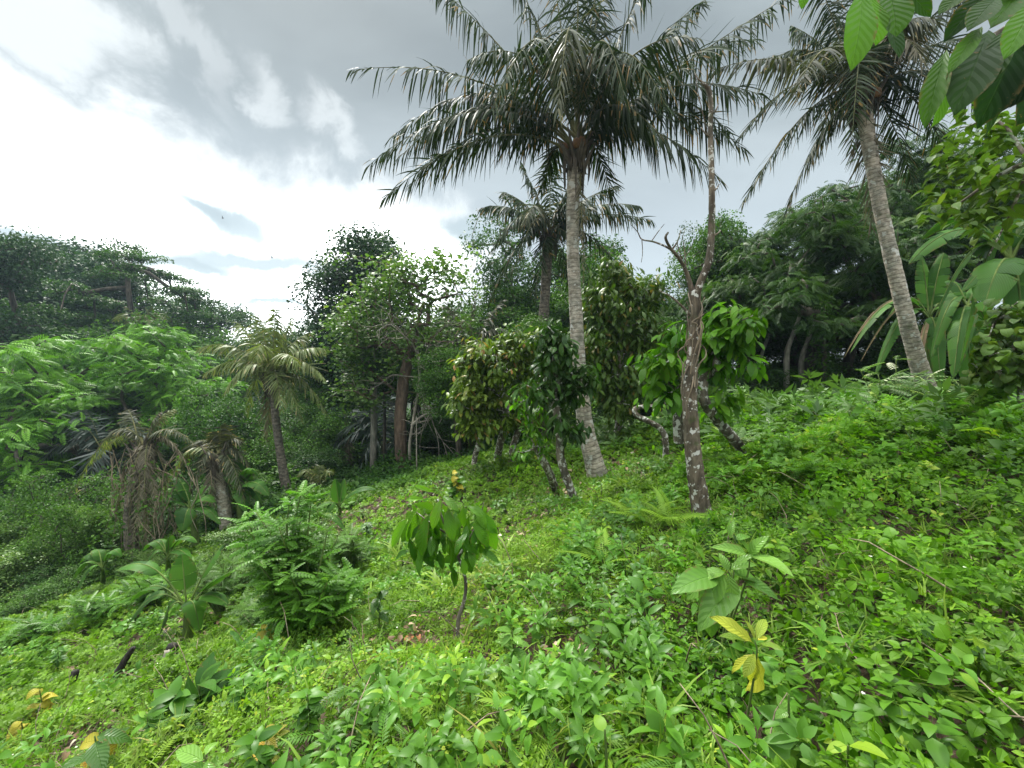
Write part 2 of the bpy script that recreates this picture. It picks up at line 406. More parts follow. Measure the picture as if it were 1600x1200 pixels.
M['frond_dead'] = leaf_mat('dead_frond', (.060, .056, .038), (.16, .145, .10), rough=.85, trans=.1, spec=.2)
M['frond_blue'] = leaf_mat('dark_blue_frond', (.010, .022, .014), (.035, .055, .040), rough=.35, trans=.08, spec=.4)
M['rachis'] = bark_mat('frond_rachis', (.07, .08, .03), (.16, .15, .07), 5)
M['far'] = leaf_mat('forest_leaf', (.012, .042, .008), (.055, .125, .018), rough=.5, trans=.25, spec=.15)
M['far_blue'] = leaf_mat('bluish_forest_leaf', (.010, .034, .012), (.040, .090, .026), rough=.5, trans=.22, spec=.15)  # darker, bluer green than the other forest leaves
M['far_mid'] = leaf_mat('mid_forest_leaf', (.022, .065, .010), (.085, .18, .022), rough=.5, trans=.28, spec=.15)
M['bright'] = leaf_mat('bright_spray_leaf', (.028, .10, .010), (.135, .30, .026), rough=.45, trans=.3, spec=.15)
M['acacia'] = leaf_mat('dark_feathery_leaf', (.014, .042, .008), (.048, .105, .015), (.09, .15, .02), rough=.5, trans=.25, spec=.15)
M['sparse'] = leaf_mat('light_sparse_leaf', (.035, .085, .014), (.115, .20, .040), (.24, .29, .06), rough=.42, trans=.3)
M['shrubleaf'] = leaf_mat('compound_shrub_leaf', (.028, .09, .010), (.10, .24, .022), (.20, .34, .03), rough=.40, trans=.34)
M['silver'] = leaf_mat('pale_pinnate_leaf', (.05, .12, .03), (.15, .25, .09), (.45, .52, .33), rough=.4, trans=.25, hot=(.55, .6, .42))
M['palm_bark'] = bark_mat('coconut_bark', (.20, .175, .14), (.46, .42, .36), 9, rings=11, bump=.4, lichen=(.50, .50, .46), lich_amt=.2, lscale=5, stretch=1.6)
M['palm_bark_dark'] = bark_mat('dark_palm_bark', (.07, .06, .05), (.20, .175, .145), 9, rings=8, bump=.6, stretch=1.5)
M['patch_bark'] = bark_mat('lichen_bark', (.055, .042, .030), (.17, .14, .105), 14, lichen=(.58, .57, .52), lich_amt=.26, bump=1.0, lscale=13)
M['cocoa_bark'] = bark_mat('cocoa_bark', (.07, .058, .045), (.20, .175, .14), 12, lichen=(.60, .60, .55), lich_amt=.5, bump=.8, lscale=11)
M['bare_bark'] = bark_mat('bare_grey_bark', (.16, .145, .12), (.36, .33, .28), 10, bump=.5)
M['red_bark'] = bark_mat('red_brown_bark', (.07, .048, .034), (.19, .135, .10), 6, bump=.8)
M['dark_bark'] = bark_mat('dark_bark', (.035, .03, .024), (.11, .095, .075), 6)
M['grey_bark'] = bark_mat('grey_bark', (.13, .12, .10), (.30, .285, .25), 6, bump=.6)
M['vine'] = bark_mat('dry_vine', (.13, .10, .07), (.28, .23, .17), 10)
M['stem'] = bark_mat('green_stem', (.06, .10, .02), (.14, .20, .05), 8)
M['husk'] = bark_mat('coconut_husk', (.10, .055, .03), (.24, .13, .07), 8)
M['char'] = bark_mat('charred_wood', (.015, .013, .012), (.09, .08, .07), 12, bump=1.0)
def soil_mat():
    m, t = mat('soil'); tcx = t.node('ShaderNodeTexCoord')
    n1 = t.noise(tcx.outputs['Object'], 3.0, 10, .7); n2 = t.noise(tcx.outputs['Object'], .45, 4, .6); n3 = t.noise(tcx.outputs['Object'], 28, 4, .7)
    c = t.mix(t.step(n1, .35, .65), (.03, .021, .014), (.10, .070, .048))
    c = t.mix(t.step(n3, .58, .68), c, (.26, .20, .15))
    pz = t.node('ShaderNodeSeparateXYZ', i_0=tcx.outputs['Object'])
    c = t.mix(t.step(pz.outputs[1], 12.5, 16.5), c, (.018, .028, .010))
    bp = t.node('ShaderNodeBump', i_Strength=.9, i_Distance=.05, i_Height=n1)
    p = t.node('ShaderNodeBsdfPrincipled', i_Roughness=.95, i_Base_Color=c, i_Normal=bp.outputs[0]); p.inputs['Specular IOR Level'].default_value = .15
    o = t.node('ShaderNodeOutputMaterial'); t.l.new(p.outputs[0], o.inputs[0]); return m
M['soil'] = soil_mat()

# ------------------------------------------------------------------ the ground, one sheet to the horizon
def build_ground():
    gx = np.concatenate([np.linspace(-150, -60, 18)[:-1], np.linspace(-60, -14, 40)[:-1], np.linspace(-14, 16, 200)[:-1], np.linspace(16, 60, 40)[:-1], np.linspace(60, 150, 18)])
    gy = np.concatenate([np.linspace(-100, -12, 16)[:-1], np.linspace(-12, 26, 240)[:-1], np.linspace(26, 80, 50)[:-1], np.linspace(80, 180, 18)])
    X, Y = np.meshgrid(gx, gy); Z = gz(X, Y)
    Z = Z + (vnoise(X, Y, .35, 5) - .5) * .05
    V = np.stack([X, Y, Z], -1).reshape(-1, 3); ny, nx = X.shape
    i = np.arange(ny - 1)[:, None] * nx; j = np.arange(nx - 1)[None]
    F = np.stack([i + j, i + j + 1, i + nx + j + 1, i + nx + j], -1).reshape(-1, 4)
    g = Geo(); g.add(V, F); o = g.build('ground', M['soil']); o['kind'] = 'structure'
build_ground()
# ------------------------------------------------------------------ plant builders
UP = A(0, 0, 1)
def bez(p0, p1, p2, n):
    t = np.linspace(0, 1, n)[:, None]
    return (1 - t) ** 2 * p0 + 2 * t * (1 - t) * p1 + t * t * p2
def frond_geo(hub, tip, bow, nl=72, ll=.8, hang=.55, w=.040, rv0=.4, rr=.030, miss=.04, start=.16, seed=0, spread=1.0, brk=0.0):
    """coconut frond: rachis (material 1) with hanging leaflets (material 0)"""
    rg = np.random.default_rng(seed); g = Geo()
    hub = np.asarray(hub, float); tip = np.asarray(tip, float); L = np.linalg.norm(tip - hub)
    C = bez(hub, hub + (tip - hub) * .42 + UP * bow * 1.9, tip, 26)
    if brk: C[:, 2] -= brk * np.clip(np.linspace(0, 1, 26) - .6, 0, 1) ** 1.5 * L
    V, F, U = tube_arr(C, np.interp(np.linspace(0, 1, 26), [0, .12, 1], [rr * 1.5, rr * .8, rr * .12]), 5); g.add(V, F, U, .5, 1)
    T = nrm(np.gradient(C, axis=0))
    for side in (-1, 1):
        t = np.linspace(start, .995, nl) + rg.normal(size=nl) * .004; t = np.clip(t, start, 1)
        keep = rg.random(nl) > miss
        gap = vnoise(t * 10 + seed, t * 0 + side, 1.0, seed % 7) > .86
        t = t[keep & ~gap]; k = len(t)
        P = np.stack([np.interp(t, np.linspace(0, 1, 26), C[:, a]) for a in range(3)], -1)
        Tt = nrm(np.stack([np.interp(t, np.linspace(0, 1, 26), T[:, a]) for a in range(3)], -1))
        S = nrm(np.cross(Tt, UP) + 1e-5); N = np.cross(S, Tt)
        ang = np.radians(np.interp(t, [.15, .6, 1], [12, 26, 50])) + rg.normal(size=k) * .09
        lift = .18 + rg.normal(size=k) * .14
        d = nrm((S * side * np.cos(ang)[:, None] * spread + Tt * np.sin(ang)[:, None]) + N * lift[:, None])
        ln = ll * np.interp(t, [start, .3, .62, .85, 1], [.55, .92, 1, .72, .38]) * rg.uniform(.75, 1.08, k)
        ln = np.where(rg.random(k) < .06, ln * rg.uniform(.3, .7, k), ln)
        hg = np.clip(hang * (1 + rg.normal(size=k) * .35), .05, 3)
        s = np.linspace(0, 1, 5)
        path = d[:, None] * s[None, :, None] - UP * (hg[:, None] * s[None] ** 1.45)[..., None]
        seg = np.linalg.norm(np.diff(path, axis=1), axis=-1).sum(1)
        path = path / seg[:, None, None] * ln[:, None, None]
        ww = w * np.array([.55, 1, .9, .6, .06]) * .5
        wd = nrm(Tt + rg.normal(size=(k, 3)) * .35)
        Va = P[:, None] + path - wd[:, None] * ww[None, :, None]; Vb = P[:, None] + path + wd[:, None] * ww[None, :, None]
        VV = np.stack([Va, Vb], 2).reshape(-1, 3)
        base = (np.arange(k) * 10)[:, None, None]; r = np.arange(4)[None, :, None] * 2
        FF = (base + r + np.array([0, 1, 3, 2])[None, None]).reshape(-1, 4)
        UU = np.zeros((len(VV), 2)); UU[:, 0] = .2
        rv = np.clip(rv0 + rg.normal(size=k) * .16, 0, .93)
        tipb = rg.random((k, 4)) < np.array([0, .01, .05, .16])
        rvf = np.where(tipb, 1.0, rv[:, None]).ravel()
        g.add(VV, FF, UU, rvf, 0)
    return g

def palm(name, label, cat, trunk_pts, trunk_r, hub, fronds, mf, bark, d0, ll=.8, hang=.55, w=.040, nl=72, group=None, seed=0, nuts=0, sheath=True, rr=.03, base=None):
    """fronds: list of (px, py, depth offset, bow, tone[, extra dict])"""
    root = thing(name, base if base is not None else trunk_pts[0], label, cat, group)
    g = Geo(); P = smooth_path(trunk_pts, 10); r = interp_r(trunk_r, len(P))
    V, F, U = tube_arr(P, r, 14, rough=.02, seed=seed); g.add(V, F, U); part(g, 'trunk', bark, root)
    rg = np.random.default_rng(seed)
    for i, f in enumerate(fronds):
        ex = f[5] if len(f) > 5 else {}
        tip = at(f[0], f[1], d0 + f[2]); h = hub + (rg.normal(size=3) * A(.06, .06, .10))
        fm = ex.pop('mat', mf)
        kw = dict(ll=ll, hang=hang, w=w, nl=nl, rr=rr, rv0=f[4], seed=seed * 100 + i); kw.update(ex)
        fg = frond_geo(h, tip, f[3], **kw)
        part(fg, 'frond', [M[fm], M['rachis']], root)
    if sheath:
        g = Geo()
        for i in range(26):
            a = rg.uniform(0, 6.28); rr_ = r[-1] * rg.uniform(.7, 1.3)
            p0 = hub + A(math.cos(a) * rr_, math.sin(a) * rr_, rg.uniform(-.5, .0)); p1 = p0 + A(math.cos(a) * .25, math.sin(a) * .25, rg.uniform(.2, .55))
            limb(g, [p0 - UP * .15, p0, p1], [.03, .05, .015], 5, k=2)
        for i in range(30):
            a = rg.uniform(0, 6.28); p0 = hub + A(math.cos(a) * r[-1] * 1.2, math.sin(a) * r[-1] * 1.2, rg.uniform(-.2, .1))
            limb(g, [p0, p0 + A(math.cos(a) * .08, math.sin(a) * .08, -.3), p0 + A(math.cos(a) * .06, math.sin(a) * .06, -rg.uniform(.4, 1.0))], [.012, .02, .004], 4, k=2)
        part(g, 'leaf_sheath', M['dark_bark'], root)
    for i in range(nuts):
        a = rg.uniform(0, 6.28); g = Geo(); c = hub + A(math.cos(a) * .26, math.sin(a) * .26, rg.uniform(-.18, .12))
        V, F, U = tube_arr([c + UP * z for z in (-.11, -.09, -.04, .02, .07, .10)], A(.03, .075, .10, .10, .07, .03), 9); g.add(V, F, U); part(g, 'coconut', M['husk'], root)
    return root

def skeleton(root_pts, tips, r_base, r_tip=.006, up=.25, wob=.06, start=2, step=.35, seed=0, rmin=.0):
    rg = np.random.default_rng(seed)
    RP = smooth_path(root_pts, 4); pos = [p for p in RP]; par = [i - 1 for i in range(len(RP))]
    nr = len(RP); order = np.argsort(np.linalg.norm(tips - RP[-1], axis=1)); ends = []
    for ti in order:
        T = tips[ti]; Q = np.array(pos); Dv = T - Q; dist = np.linalg.norm(Dv, axis=1)
        cost = dist + .55 * np.maximum(-(Dv[:, 2]), 0); cost[:start] += 100
        j = int(np.argmin(cost)); dd = dist[j]; n = max(1, int(dd / step))
        c = Q[j] + Dv[j] * .45 + UP * dd * up + rg.normal(size=3) * dd * wob
        B = bez(Q[j], c, T, n + 1)[1:]; prev = j
        for b in B:
            pos.append(b); par.append(prev); prev = len(pos) - 1
        ends.append(prev)
    N = len(pos); cnt = np.zeros(N); kids = [[] for _ in range(N)]
    for i in range(N):
        if par[i] >= 0: kids[par[i]].append(i)
    ec = np.zeros(N); ec[ends] = 1
    for i in range(N - 1, -1, -1):
        cnt[i] += ec[i] + 0
        if par[i] >= 0: cnt[par[i]] += cnt[i]
    e = math.log(r_base / r_tip) / max(math.log(max(cnt[0], 2)), .1)
    r = r_tip * np.maximum(cnt, 1) ** e
    r[:nr] = np.maximum(r[:nr], np.linspace(r_base, max(rmin, r[nr - 1]), nr))
    return np.array(pos), par, kids, r
def skel_mesh(g, sk, sides=6, m=0, rough=.03, rcut=0.0):
    pos, par, kids, r = sk; stack = [(0, -1)]
    while stack:
        s, p = stack.pop(); ch = [] if p < 0 else [p]; i = s
        while True:
            ch.append(i)
            if not kids[i]: break
            ks = sorted(kids[i], key=lambda q: -r[q]); stack += [(q, i) for q in ks[1:]]; i = ks[0]
        if len(ch) > 1 and r[s] > rcut:
            rr = r[ch].copy()
            if p >= 0: rr[0] = min(rr[0], rr[1] * 1.15)
            V, F, U = tube_arr(pos[ch], rr, sides if rr.max() > .03 else 4, rough=rough, seed=s); g.add(V, F, U, .5, m)

def shell_pts(c, r, n, rg, inner=.55, low=-1.0):
    """random points in the outer part of an ellipsoid"""
    d = rdir(n * 3, rg); d = d[d[:, 2] > low][:n]
    return np.asarray(c) + d * (rg.uniform(inner ** 3, 1, len(d)) ** (1 / 3))[:, None] * np.asarray(r)

def droop_leaves(g, tips, cen, T, k, L, rg, rv0=.45, hang=.8, spread=.10, hot=.0):
    for tpl in [T]:
        n = len(tips) * k
        P = np.repeat(tips, k, 0) + rg.normal(size=(n, 3)) * spread
        a = rg.uniform(0, 6.283, n); out = np.stack([np.cos(a), np.sin(a), 0 * a], -1)
        d = nrm(out * rg.uniform(.35, 1.0, n)[:, None] - UP * rg.uniform(.1, 1.25, n)[:, None] * hang + UP * .15)
        R = frames(d, nrm(out * .5 + UP + rg.normal(size=(n, 3)) * .25))
        clump = np.repeat(rg.normal(size=len(tips)) * .17, k)
        rv = np.clip(rv0 + clump + rg.normal(size=n) * .13, 0, .95); rv = np.where(rg.random(n) < hot, rg.uniform(.97, 1, n), rv)
        g.inst(T, P, R, L * rg.uniform(.6, 1.15, n), rv)
def puff_leaves(g, tips, T, k, L, rg, sig=(.5, .5, .18), rv0=.45, tilt=.45, hot=0.0, dome=.5):
    n = len(tips) * k
    off = rg.normal(size=(n, 3)); off /= np.maximum(1, np.linalg.norm(off, axis=1, keepdims=True) / 1.7)
    off[:, 2] -= dome * (off[:, 0] ** 2 + off[:, 1] ** 2) * .5
    P = np.repeat(tips, k, 0) + off * np.asarray(sig)
    a = rg.uniform(0, 6.283, n); out = nrm(np.stack([np.cos(a), np.sin(a), 0 * a], -1) + off * A(.6, .6, 0))
    d = nrm(out - UP * rg.uniform(-.15, .7, n)[:, None]); R = frames(d, nrm(UP + rg.normal(size=(n, 3)) * tilt))
    clump = np.repeat(rg.normal(size=len(tips)) * .18, k)
    rv = np.clip(rv0 + clump + .08 * off[:, 2] + rg.normal(size=n) * .12, 0, .95); rv = np.where(rg.random(n) < hot, rg.uniform(.97, 1, n), rv)
    g.inst(T, P, R, L * rg.uniform(.6, 1.2, n), rv)

def spray(npair=7, ll=.24, w=.09, droop=.5, quads=1, tipleaf=True, arch=.25, prof='oval'):
    """pinnate compound leaf of unit length along y"""
    g = Geo(); t = np.linspace(.16, .97, npair); y = t; z = arch * (t - t * t * 1.6) * .9 - 0 * t
    L = leaf(4, w / ll * 1.0, prof, .1, .4) if quads > 1 else RH2(w / ll)
    pos = []; ds = []
    for yy, zz, tt in zip(y, z, t):
        for s in (-1, 1):
            pos.append((0, yy, zz)); a = math.radians(24 + 30 * tt); ds.append((s * math.cos(a), math.sin(a), -droop * .5))
    if tipleaf: pos.append((0, 1, z[-1] - .02)); ds.append((0, 1, -.2))
    pos = np.array(pos); ds = nrm(np.array(ds)); R = frames(ds, A(0, 0, 1)[None])
    sz = ll * np.interp(pos[:, 1], [0, .5, 1], [.75, 1, .7])
    g.inst(L, pos, R, sz, np.full(len(pos), .5))
    # rachis as a thin strip
    tt = np.linspace(0, 1, 5); zz = arch * (tt - tt * tt * 1.6) * .9
    V = np.concatenate([np.stack([np.full(5, -.008), tt, zz], -1), np.stack([np.full(5, .008), tt, zz], -1)]); F = [[i, i + 5, i + 6, i + 1] for i in range(4)]
    g.add(V, F, None, .75); V, F, U, M_, R_ = g.arrays(); return (V, F, U, None, R_ - .5)
def RH2(w):
    return (A(0, 0, 0, -w, .5, .04, 0, 1, -.12, w, .5, .04).reshape(4, 3), np.array([[0, 3, 2, 1]]), A(.5, 0, 0, .5, .5, 1, 1, .5).reshape(4, 2))

L_cocoa = leaf(7, .19, 'obov', .18, .7, wavy=.12, stalk=.06)
L_cocoa_s = leaf(4, .20, 'obov', .2, .6, stalk=.05)
SP_far = spray(7, .30, .055, .5)
SP_mid = spray(8, .24, .048, .5)
SP_near = spray(7, .26, .056, .5, quads=2)

def tree(name, label, cat, base, mid, tips, leafer, lm, bark, r_base, seed=0, group=None, r_tip=.012, up=.2, step=.6, sides=7, rcut=0.0, wob=.06, start=2):
    """generic tree: root at base, trunk mesh with all branches, crown mesh"""
    root = thing(name, base, label, cat, group)
    pts = [base - UP * .15] + list(mid)
    sk = skeleton(pts, tips, r_base, r_tip, up, wob, start, step, seed); g = Geo(); skel_mesh(g, sk, sides, rcut=rcut); part(g, 'trunk', bark, root)
    g = Geo(); leafer(g, tips, np.random.default_rng(seed + 7)); part(g, 'crown', lm, root)
    return root

# unit prototypes for the forest (10 m high), later copied with their own scale and turn
def proto(kind, seed, lm, bark):
    rg = np.random.default_rng(seed); O = A(0, 0, 0)
    if kind == 'round':
        lobes = [((rg.uniform(-1.8, 1.8), rg.uniform(-1.8, 1.8), rg.uniform(4.2, 8.4)), rg.uniform(1.3, 2.1)) for _ in range(11)] + [((0, 0, 6.4), 2.6), ((2.2, 0, 5), 1.6), ((-2.2, .4, 5.4), 1.7), ((.3, -.2, 8.7), 1.2)]
        tips = np.concatenate([shell_pts(c, (r, r, r * .75), 17, rg, .7, -.5) for c, r in lobes])
        f = lambda g, t, r: puff_leaves(g, t, RH, 110, .19, r, (.52, .52, .26), .42, .6)
        mid = [O + A(.1, 0, 2), O + A(-.1, .1, 4)]; rb = .28
    elif kind == 'umbrella':
        tips = []
        for _ in range(30):
            a = rg.uniform(0, 6.28); rr = 4.4 * math.sqrt(rg.uniform(.01, 1)); z = 9.5 - .17 * rr ** 2 + rg.uniform(-.7, .15)
            tips.append(shell_pts((rr * math.cos(a), rr * math.sin(a), z), (.85, .85, .16), 6, rg, .1))
        tips = np.concatenate(tips); f = lambda g, t, r: puff_leaves(g, t, RH, 80, .16, r, (.36, .36, .08), .45, .5)
        mid = [O + A(.1, 0, 2.5), O + A(.25, .1, 4.2), O + A(.15, 0, 6.2)]; rb = .15
    elif kind == 'layered':
        tips = []
        for _ in range(40):
            a = rg.uniform(0, 6.28); z = rg.uniform(1.5, 9.3); rr = rg.uniform(.5, 1) * 5.0 * math.sqrt(max(.06, 1 - ((z - 3.6) / 6.4) ** 2)) * .82
            tips.append(shell_pts((rr * math.cos(a), rr * math.sin(a), z), (1.15, 1.15, .30), 9, rg, .1))
        tips = np.concatenate(tips); f = lambda g, t, r: puff_leaves(g, t, SP_far, 26, .50, r, (.36, .36, .10), .5, .4, dome=.6)
        mid = [O + A(.2, 0, 1.5), O + A(0, .1, 3)]; rb = .25
    elif kind == 'dome':
        tips = []
        for _ in range(62):
            d_ = nrm(rg.normal(size=3) * A(1, 1, .9)); d_[2] = abs(d_[2]) * 1.15 - .32
            q = rg.uniform(.72, 1.04); c = A(0, 0, 4.6) + d_ * A(4.6, 4.6, 4.6) * q
            tips.append(shell_pts(c, (.95, .95, .32), 6, rg, .1) - A(0, 0, .05))
        tips = np.concatenate(tips); f = lambda g, t, r: puff_leaves(g, t, SP_far, 22, .46, r, (.36, .36, .12), .5, .4, dome=.7)
        mid = [O + A(.2, 0, 1.5), O + A(0, .1, 2.6)]; rb = .25
    elif kind == 'tall':
        lobes = [((rg.uniform(-1.5, 1.5), rg.uniform(-1.5, 1.5), rg.uniform(5, 9)), rg.uniform(.9, 1.5)) for _ in range(10)]
        tips = np.concatenate([shell_pts(c, (r, r, r * .6), 12, rg, .5, -.6) for c, r in lobes])
        f = lambda g, t, r: puff_leaves(g, t, RH, 80, .19, r, (.42, .42, .2), .45, .6)
        mid = [O + A(.1, 0, 2.2), O + A(-.15, .1, 4.6), O + A(.1, 0, 6)]; rb = .17
    else:  # bush
        lobes = [((rg.uniform(-3.8, 3.8), rg.uniform(-3.8, 3.8), rg.uniform(1.0, 7.4)), rg.uniform(.8, 2.6)) for _ in range(19)]
        tips = np.concatenate([shell_pts(c, (r * rg.uniform(.7, 1.3), r * rg.uniform(.7, 1.3), r * rg.uniform(.5, 1)), 11, rg, .6, -.4) for c, r in lobes] + [rg.uniform(-1, 1, (24, 3)) * A(4.4, 4.4, 2.6) + A(0, 0, 6.2)])
        f = lambda g, t, r: puff_leaves(g, t, RH, 85, .27, r, (.60, .60, .30), .45, .7)
        mid = [O + A(.2, 0, .8)]; rb = .25
    root = bpy.data.objects.new('tree', None); SC.collection.objects.link(root)
    sk = skeleton([O - UP * .5] + mid, tips, rb, .02, .15, .08, 2, .9, seed); g = Geo(); skel_mesh(g, sk, 6, rcut=.022); g.build('trunk', bark, root)
    g = Geo(); f(g, tips, rg); g.build('crown', lm, root)
    return root

def banana(name, label, base, hub, leaves, group=None, stem_r=.09, width=.30, mats=('banana', 'stem'), tear=.5, seed=0, d0=7, cat='banana plant', ps=.16):
    """leaves: (px, py, depth, bow, width factor, material)"""
    root = thing(name, base, label, cat, group); rg = np.random.default_rng(seed)
    g = Geo(); limb(g, [base - UP * .1, (base + hub) / 2 + A(.02, 0, 0), hub], [stem_r * 1.2, stem_r, stem_r * .55], 10); part(g, 'pseudostem', M['stem'], root)
    for i, lf in enumerate(leaves):
        tip = at(lf[0], lf[1], lf[2]); bow = lf[3]; w = width * lf[4]; mt = lf[5] if len(lf) > 5 else 'banana'
        L = np.linalg.norm(tip - hub); n = 30
        C = bez(hub, hub + (tip - hub) * .45 + UP * bow * 1.9, tip, n); T = nrm(np.gradient(C, axis=0))
        g = Geo(); V, F, U = tube_arr(C, np.linspace(.022, .004, n) * (stem_r / .09) ** .5, 5); g.add(V, F, U, .8, 1)
        roll = rg.uniform(-.35, .35) if len(lf) < 7 else lf[6]
        S0 = nrm(np.cross(T, UP) + 1e-4); N0 = np.cross(S0, T)
        S = S0 * math.cos(roll) + N0 * math.sin(roll); N = np.cross(S, T)
        ts = np.linspace(ps, 1, n); P = np.stack([np.interp(ts, np.linspace(0, 1, n), C[:, a]) for a in range(3)], -1)
        wp = w * np.sin(np.pi * np.clip((ts - ps) / (1 - ps), 0, 1) ** .62) ** .55 * .5; wp[-1] = .004
        for side in (-1, 1):
            brkp = (rg.random(n - 1) < tear * .42); off = 0.0; oz = 0.0; fold = rg.uniform(.05, .5)
            i0 = 0
            while i0 < n - 1:
                i1 = i0 + 1
                while i1 < n - 1 and not brkp[i1]: i1 += 1
                dz_ = rg.uniform(-.35, .12) * tear; cols = []
                for s in (0, .5, 1.0):
                    q = P[i0:i1 + 1] + (S[i0:i1 + 1] * side * s + N[i0:i1 + 1] * (fold * s - (fold * .9 + .25) * s * s) + UP * dz_ * s * s) * wp[i0:i1 + 1, None] + T[i0:i1 + 1] * s * wp[i0:i1 + 1, None] * .22
                    cols.append(q)
                if i1 - i0 >= 1 and i1 < n - 1: cols[2][-1] += (cols[2][-2] - cols[2][-1]) * .35 * min(1, tear * 1.5)
                m_ = i1 - i0 + 1; V = np.stack(cols, 1).reshape(-1, 3)
                U = np.stack([np.tile([.5, .5 + side * .25, .5 + side * .5], m_), np.repeat(ts[i0:i1 + 1], 3)], -1)
                F = [[r * 3 + c, r * 3 + c + 1, (r + 1) * 3 + c + 1, (r + 1) * 3 + c] for r in range(m_ - 1) for c in range(2)]
                g.add(V, F, U, np.clip(.45 + rg.normal() * .2, 0, 1), 0); i0 = i1
        part(g, 'leaf', [M[mt], M['rachis'] if mt != 'banana' else M['stem']], root)
    return root

def rosette_plant(name, label, cat, base, stem_pts, leaves, T, lm, stemm=None, sr=.008, rvs=None, group=None, seed=0):
    """plant with explicitly aimed leaves: (start, tip, width factor, rv)"""
    root = thing(name, base, label, cat, group); g = Geo()
    for sp in stem_pts: limb(g, sp[0], sp[1] if len(sp) > 1 else [sr, sr * .5], 6, k=4)
    part(g, 'stem', stemm or M['stem'], root)
    g = Geo(); rg = np.random.default_rng(seed)
    S = np.array([l[0] for l in leaves]); E = np.array([l[1] for l in leaves]); ln = np.linalg.norm(E - S, axis=1)
    d = nrm(E - S); hint = nrm(UP + np.array([l[4] if len(l) > 4 else (0, -.35, 0) for l in leaves]) + rg.normal(size=S.shape) * .15)
    # the template droops: aim a little higher
    R = frames(nrm(d + UP * .22), hint); wf = np.array([l[2] for l in leaves])
    g.inst(T, S, R, np.stack([ln * wf, ln, ln], -1), np.array([l[3] for l in leaves])); part(g, 'leaves', lm, root)
    return root
# ------------------------------------------------------------------ ground cover (uncountable: one object per kind)
def smooth01(v, a, b):
    t = np.clip((v - a) / (b - a), 0, 1); return t * t * (3 - 2 * t)
SOIL = [(598, 745, 1.0, .95), (575, 800, .8, .85), (820, 832, .35, .85), (845, 790, .5, .6), (640, 790, .6, .7), (170, 1075, .30, .8), (240, 1010, .25, .7), (430, 935, .3, .55), (1000, 735, .5, .6), (340, 985, .3, .6), (300, 960, .5, .6), (640, 1015, .12, .7), (130, 1180, .25, .8), (860, 1040, .08, .6), (900, 800, .3, .4), (520, 860, .35, .5)]
SOILP = [(ray(a, b), r, s) for a, b, r, s in SOIL]
def bare(x, y):
    m = np.zeros_like(x)
    for P, r, s in SOILP: m = np.maximum(m, s * np.exp(-((x - P[0]) ** 2 + (y - P[1]) ** 2) / (2 * (r * (1 + 0.12 * P[1])) ** 2)))
    return m
def zone_r(x, y): return smooth01(x - .42 * y + .25 + (vnoise(x, y, .8, 1) - .5) * 1.1, -.25, .35)
def zone_f(x, y): return smooth01(x + .5 * y - 7.6 + (vnoise(x, y, 1.2, 2) - .5) * 1.6, -.5, 1.0) * smooth01(x, .5, 2.0)
PITS = [(at(942, 765, 9.0)[:2], .6), (at(1458, 640, 9.6)[:2], .6), (at(1101, 830, 5.0)[:2], .40), (ray(716, 1002)[:2], .25), (ray(903, 783)[:2], .35), (ray(868, 762)[:2], .35), (at(1172, 716, 7.2)[:2], .35), (ray(640, 1010)[:2], .25), (ray(1150, 915, .42)[:2] * .98, .30), (ray(1130, 900, .42)[:2] * .9, .22), (ray(1180, 1035, .36)[:2] * .95, .2)]
def pits(x, y):
    f = np.ones_like(x)
    for p, r in PITS: f = f * (1 - .85 * np.exp(-((x - p[0]) ** 2 + (y - p[1]) ** 2) / (2 * r * r)))
    return f
def canopy(x, y):
    zr = zone_r(x, y); zf = zone_f(x, y)
    h = .04 + .25 * vnoise(x, y, .55, 4) ** 1.5 + .17 * vnoise(x, y, .22, 24) + zr * (.02 + .24 * vnoise(x, y, .6, 6) ** 1.3 + .16 * vnoise(x, y, .3, 26)) + zf * .26 * vnoise(x, y, .9, 8)
    return h * (1 - .6 * bare(x, y)) * np.clip(.55 + np.hypot(x, y) / 8, .6, 1.0) * pits(x, y)
def sample(D0, r0, p, r1, r2, seed, half=63):
    rg = np.random.default_rng(seed); r = np.linspace(r1, r2, 400); pdf = r * D0 / (1 + (r / r0) ** p); c = np.concatenate([[0], np.cumsum((pdf[1:] + pdf[:-1]) / 2 * np.diff(r))])
    th = math.radians(half); n = int(c[-1] * 2 * th); rr = np.interp(rg.random(n) * c[-1], c, r); a = rg.uniform(-th, th, n)
    return rr * np.sin(a), rr * np.cos(a), rg
def sprig(nw, per, ll, lw, prof, rows, height, fold=.2, droop=.5, up=.25, seed=0, simple=False, tw=1.57, cols=3):
    rg = np.random.default_rng(seed); g = Geo(); pos = []; ds = []; sz = []
    T = RH2(lw) if simple else leaf(rows, lw, prof, fold, droop, stalk=.12, cols=cols)
    for k in range(nw):
        f = k / max(1, nw - 1)
        for j in range(per):
            a = j * 6.283 / per + k * tw + rg.normal() * .25
            pos.append((math.cos(a) * .03, math.sin(a) * .03, height * f)); e = up + .5 * f + rg.normal() * .15
            ds.append((math.cos(a), math.sin(a), e)); sz.append(ll * (1 - .45 * f) * rg.uniform(.85, 1.15))
    pos = np.array(pos); ds = nrm(np.array(ds)); R = frames(ds, nrm(A(0, 0, 1) + rg.normal(size=ds.shape) * .2))
    g.inst(T, pos, R, np.array(sz), .5 + rg.normal(size=len(pos)) * .10)
    if not simple:
        V, F, U = tube_arr([A(0, 0, -height * 1.2), A(.01, 0, 0), A(0, 0, height)], A(.012, .010, .006), 3); g.add(V, F, U, .4)
    V, F, U, M_, R_ = g.arrays(); return (V, F, U, None, R_ - .5)
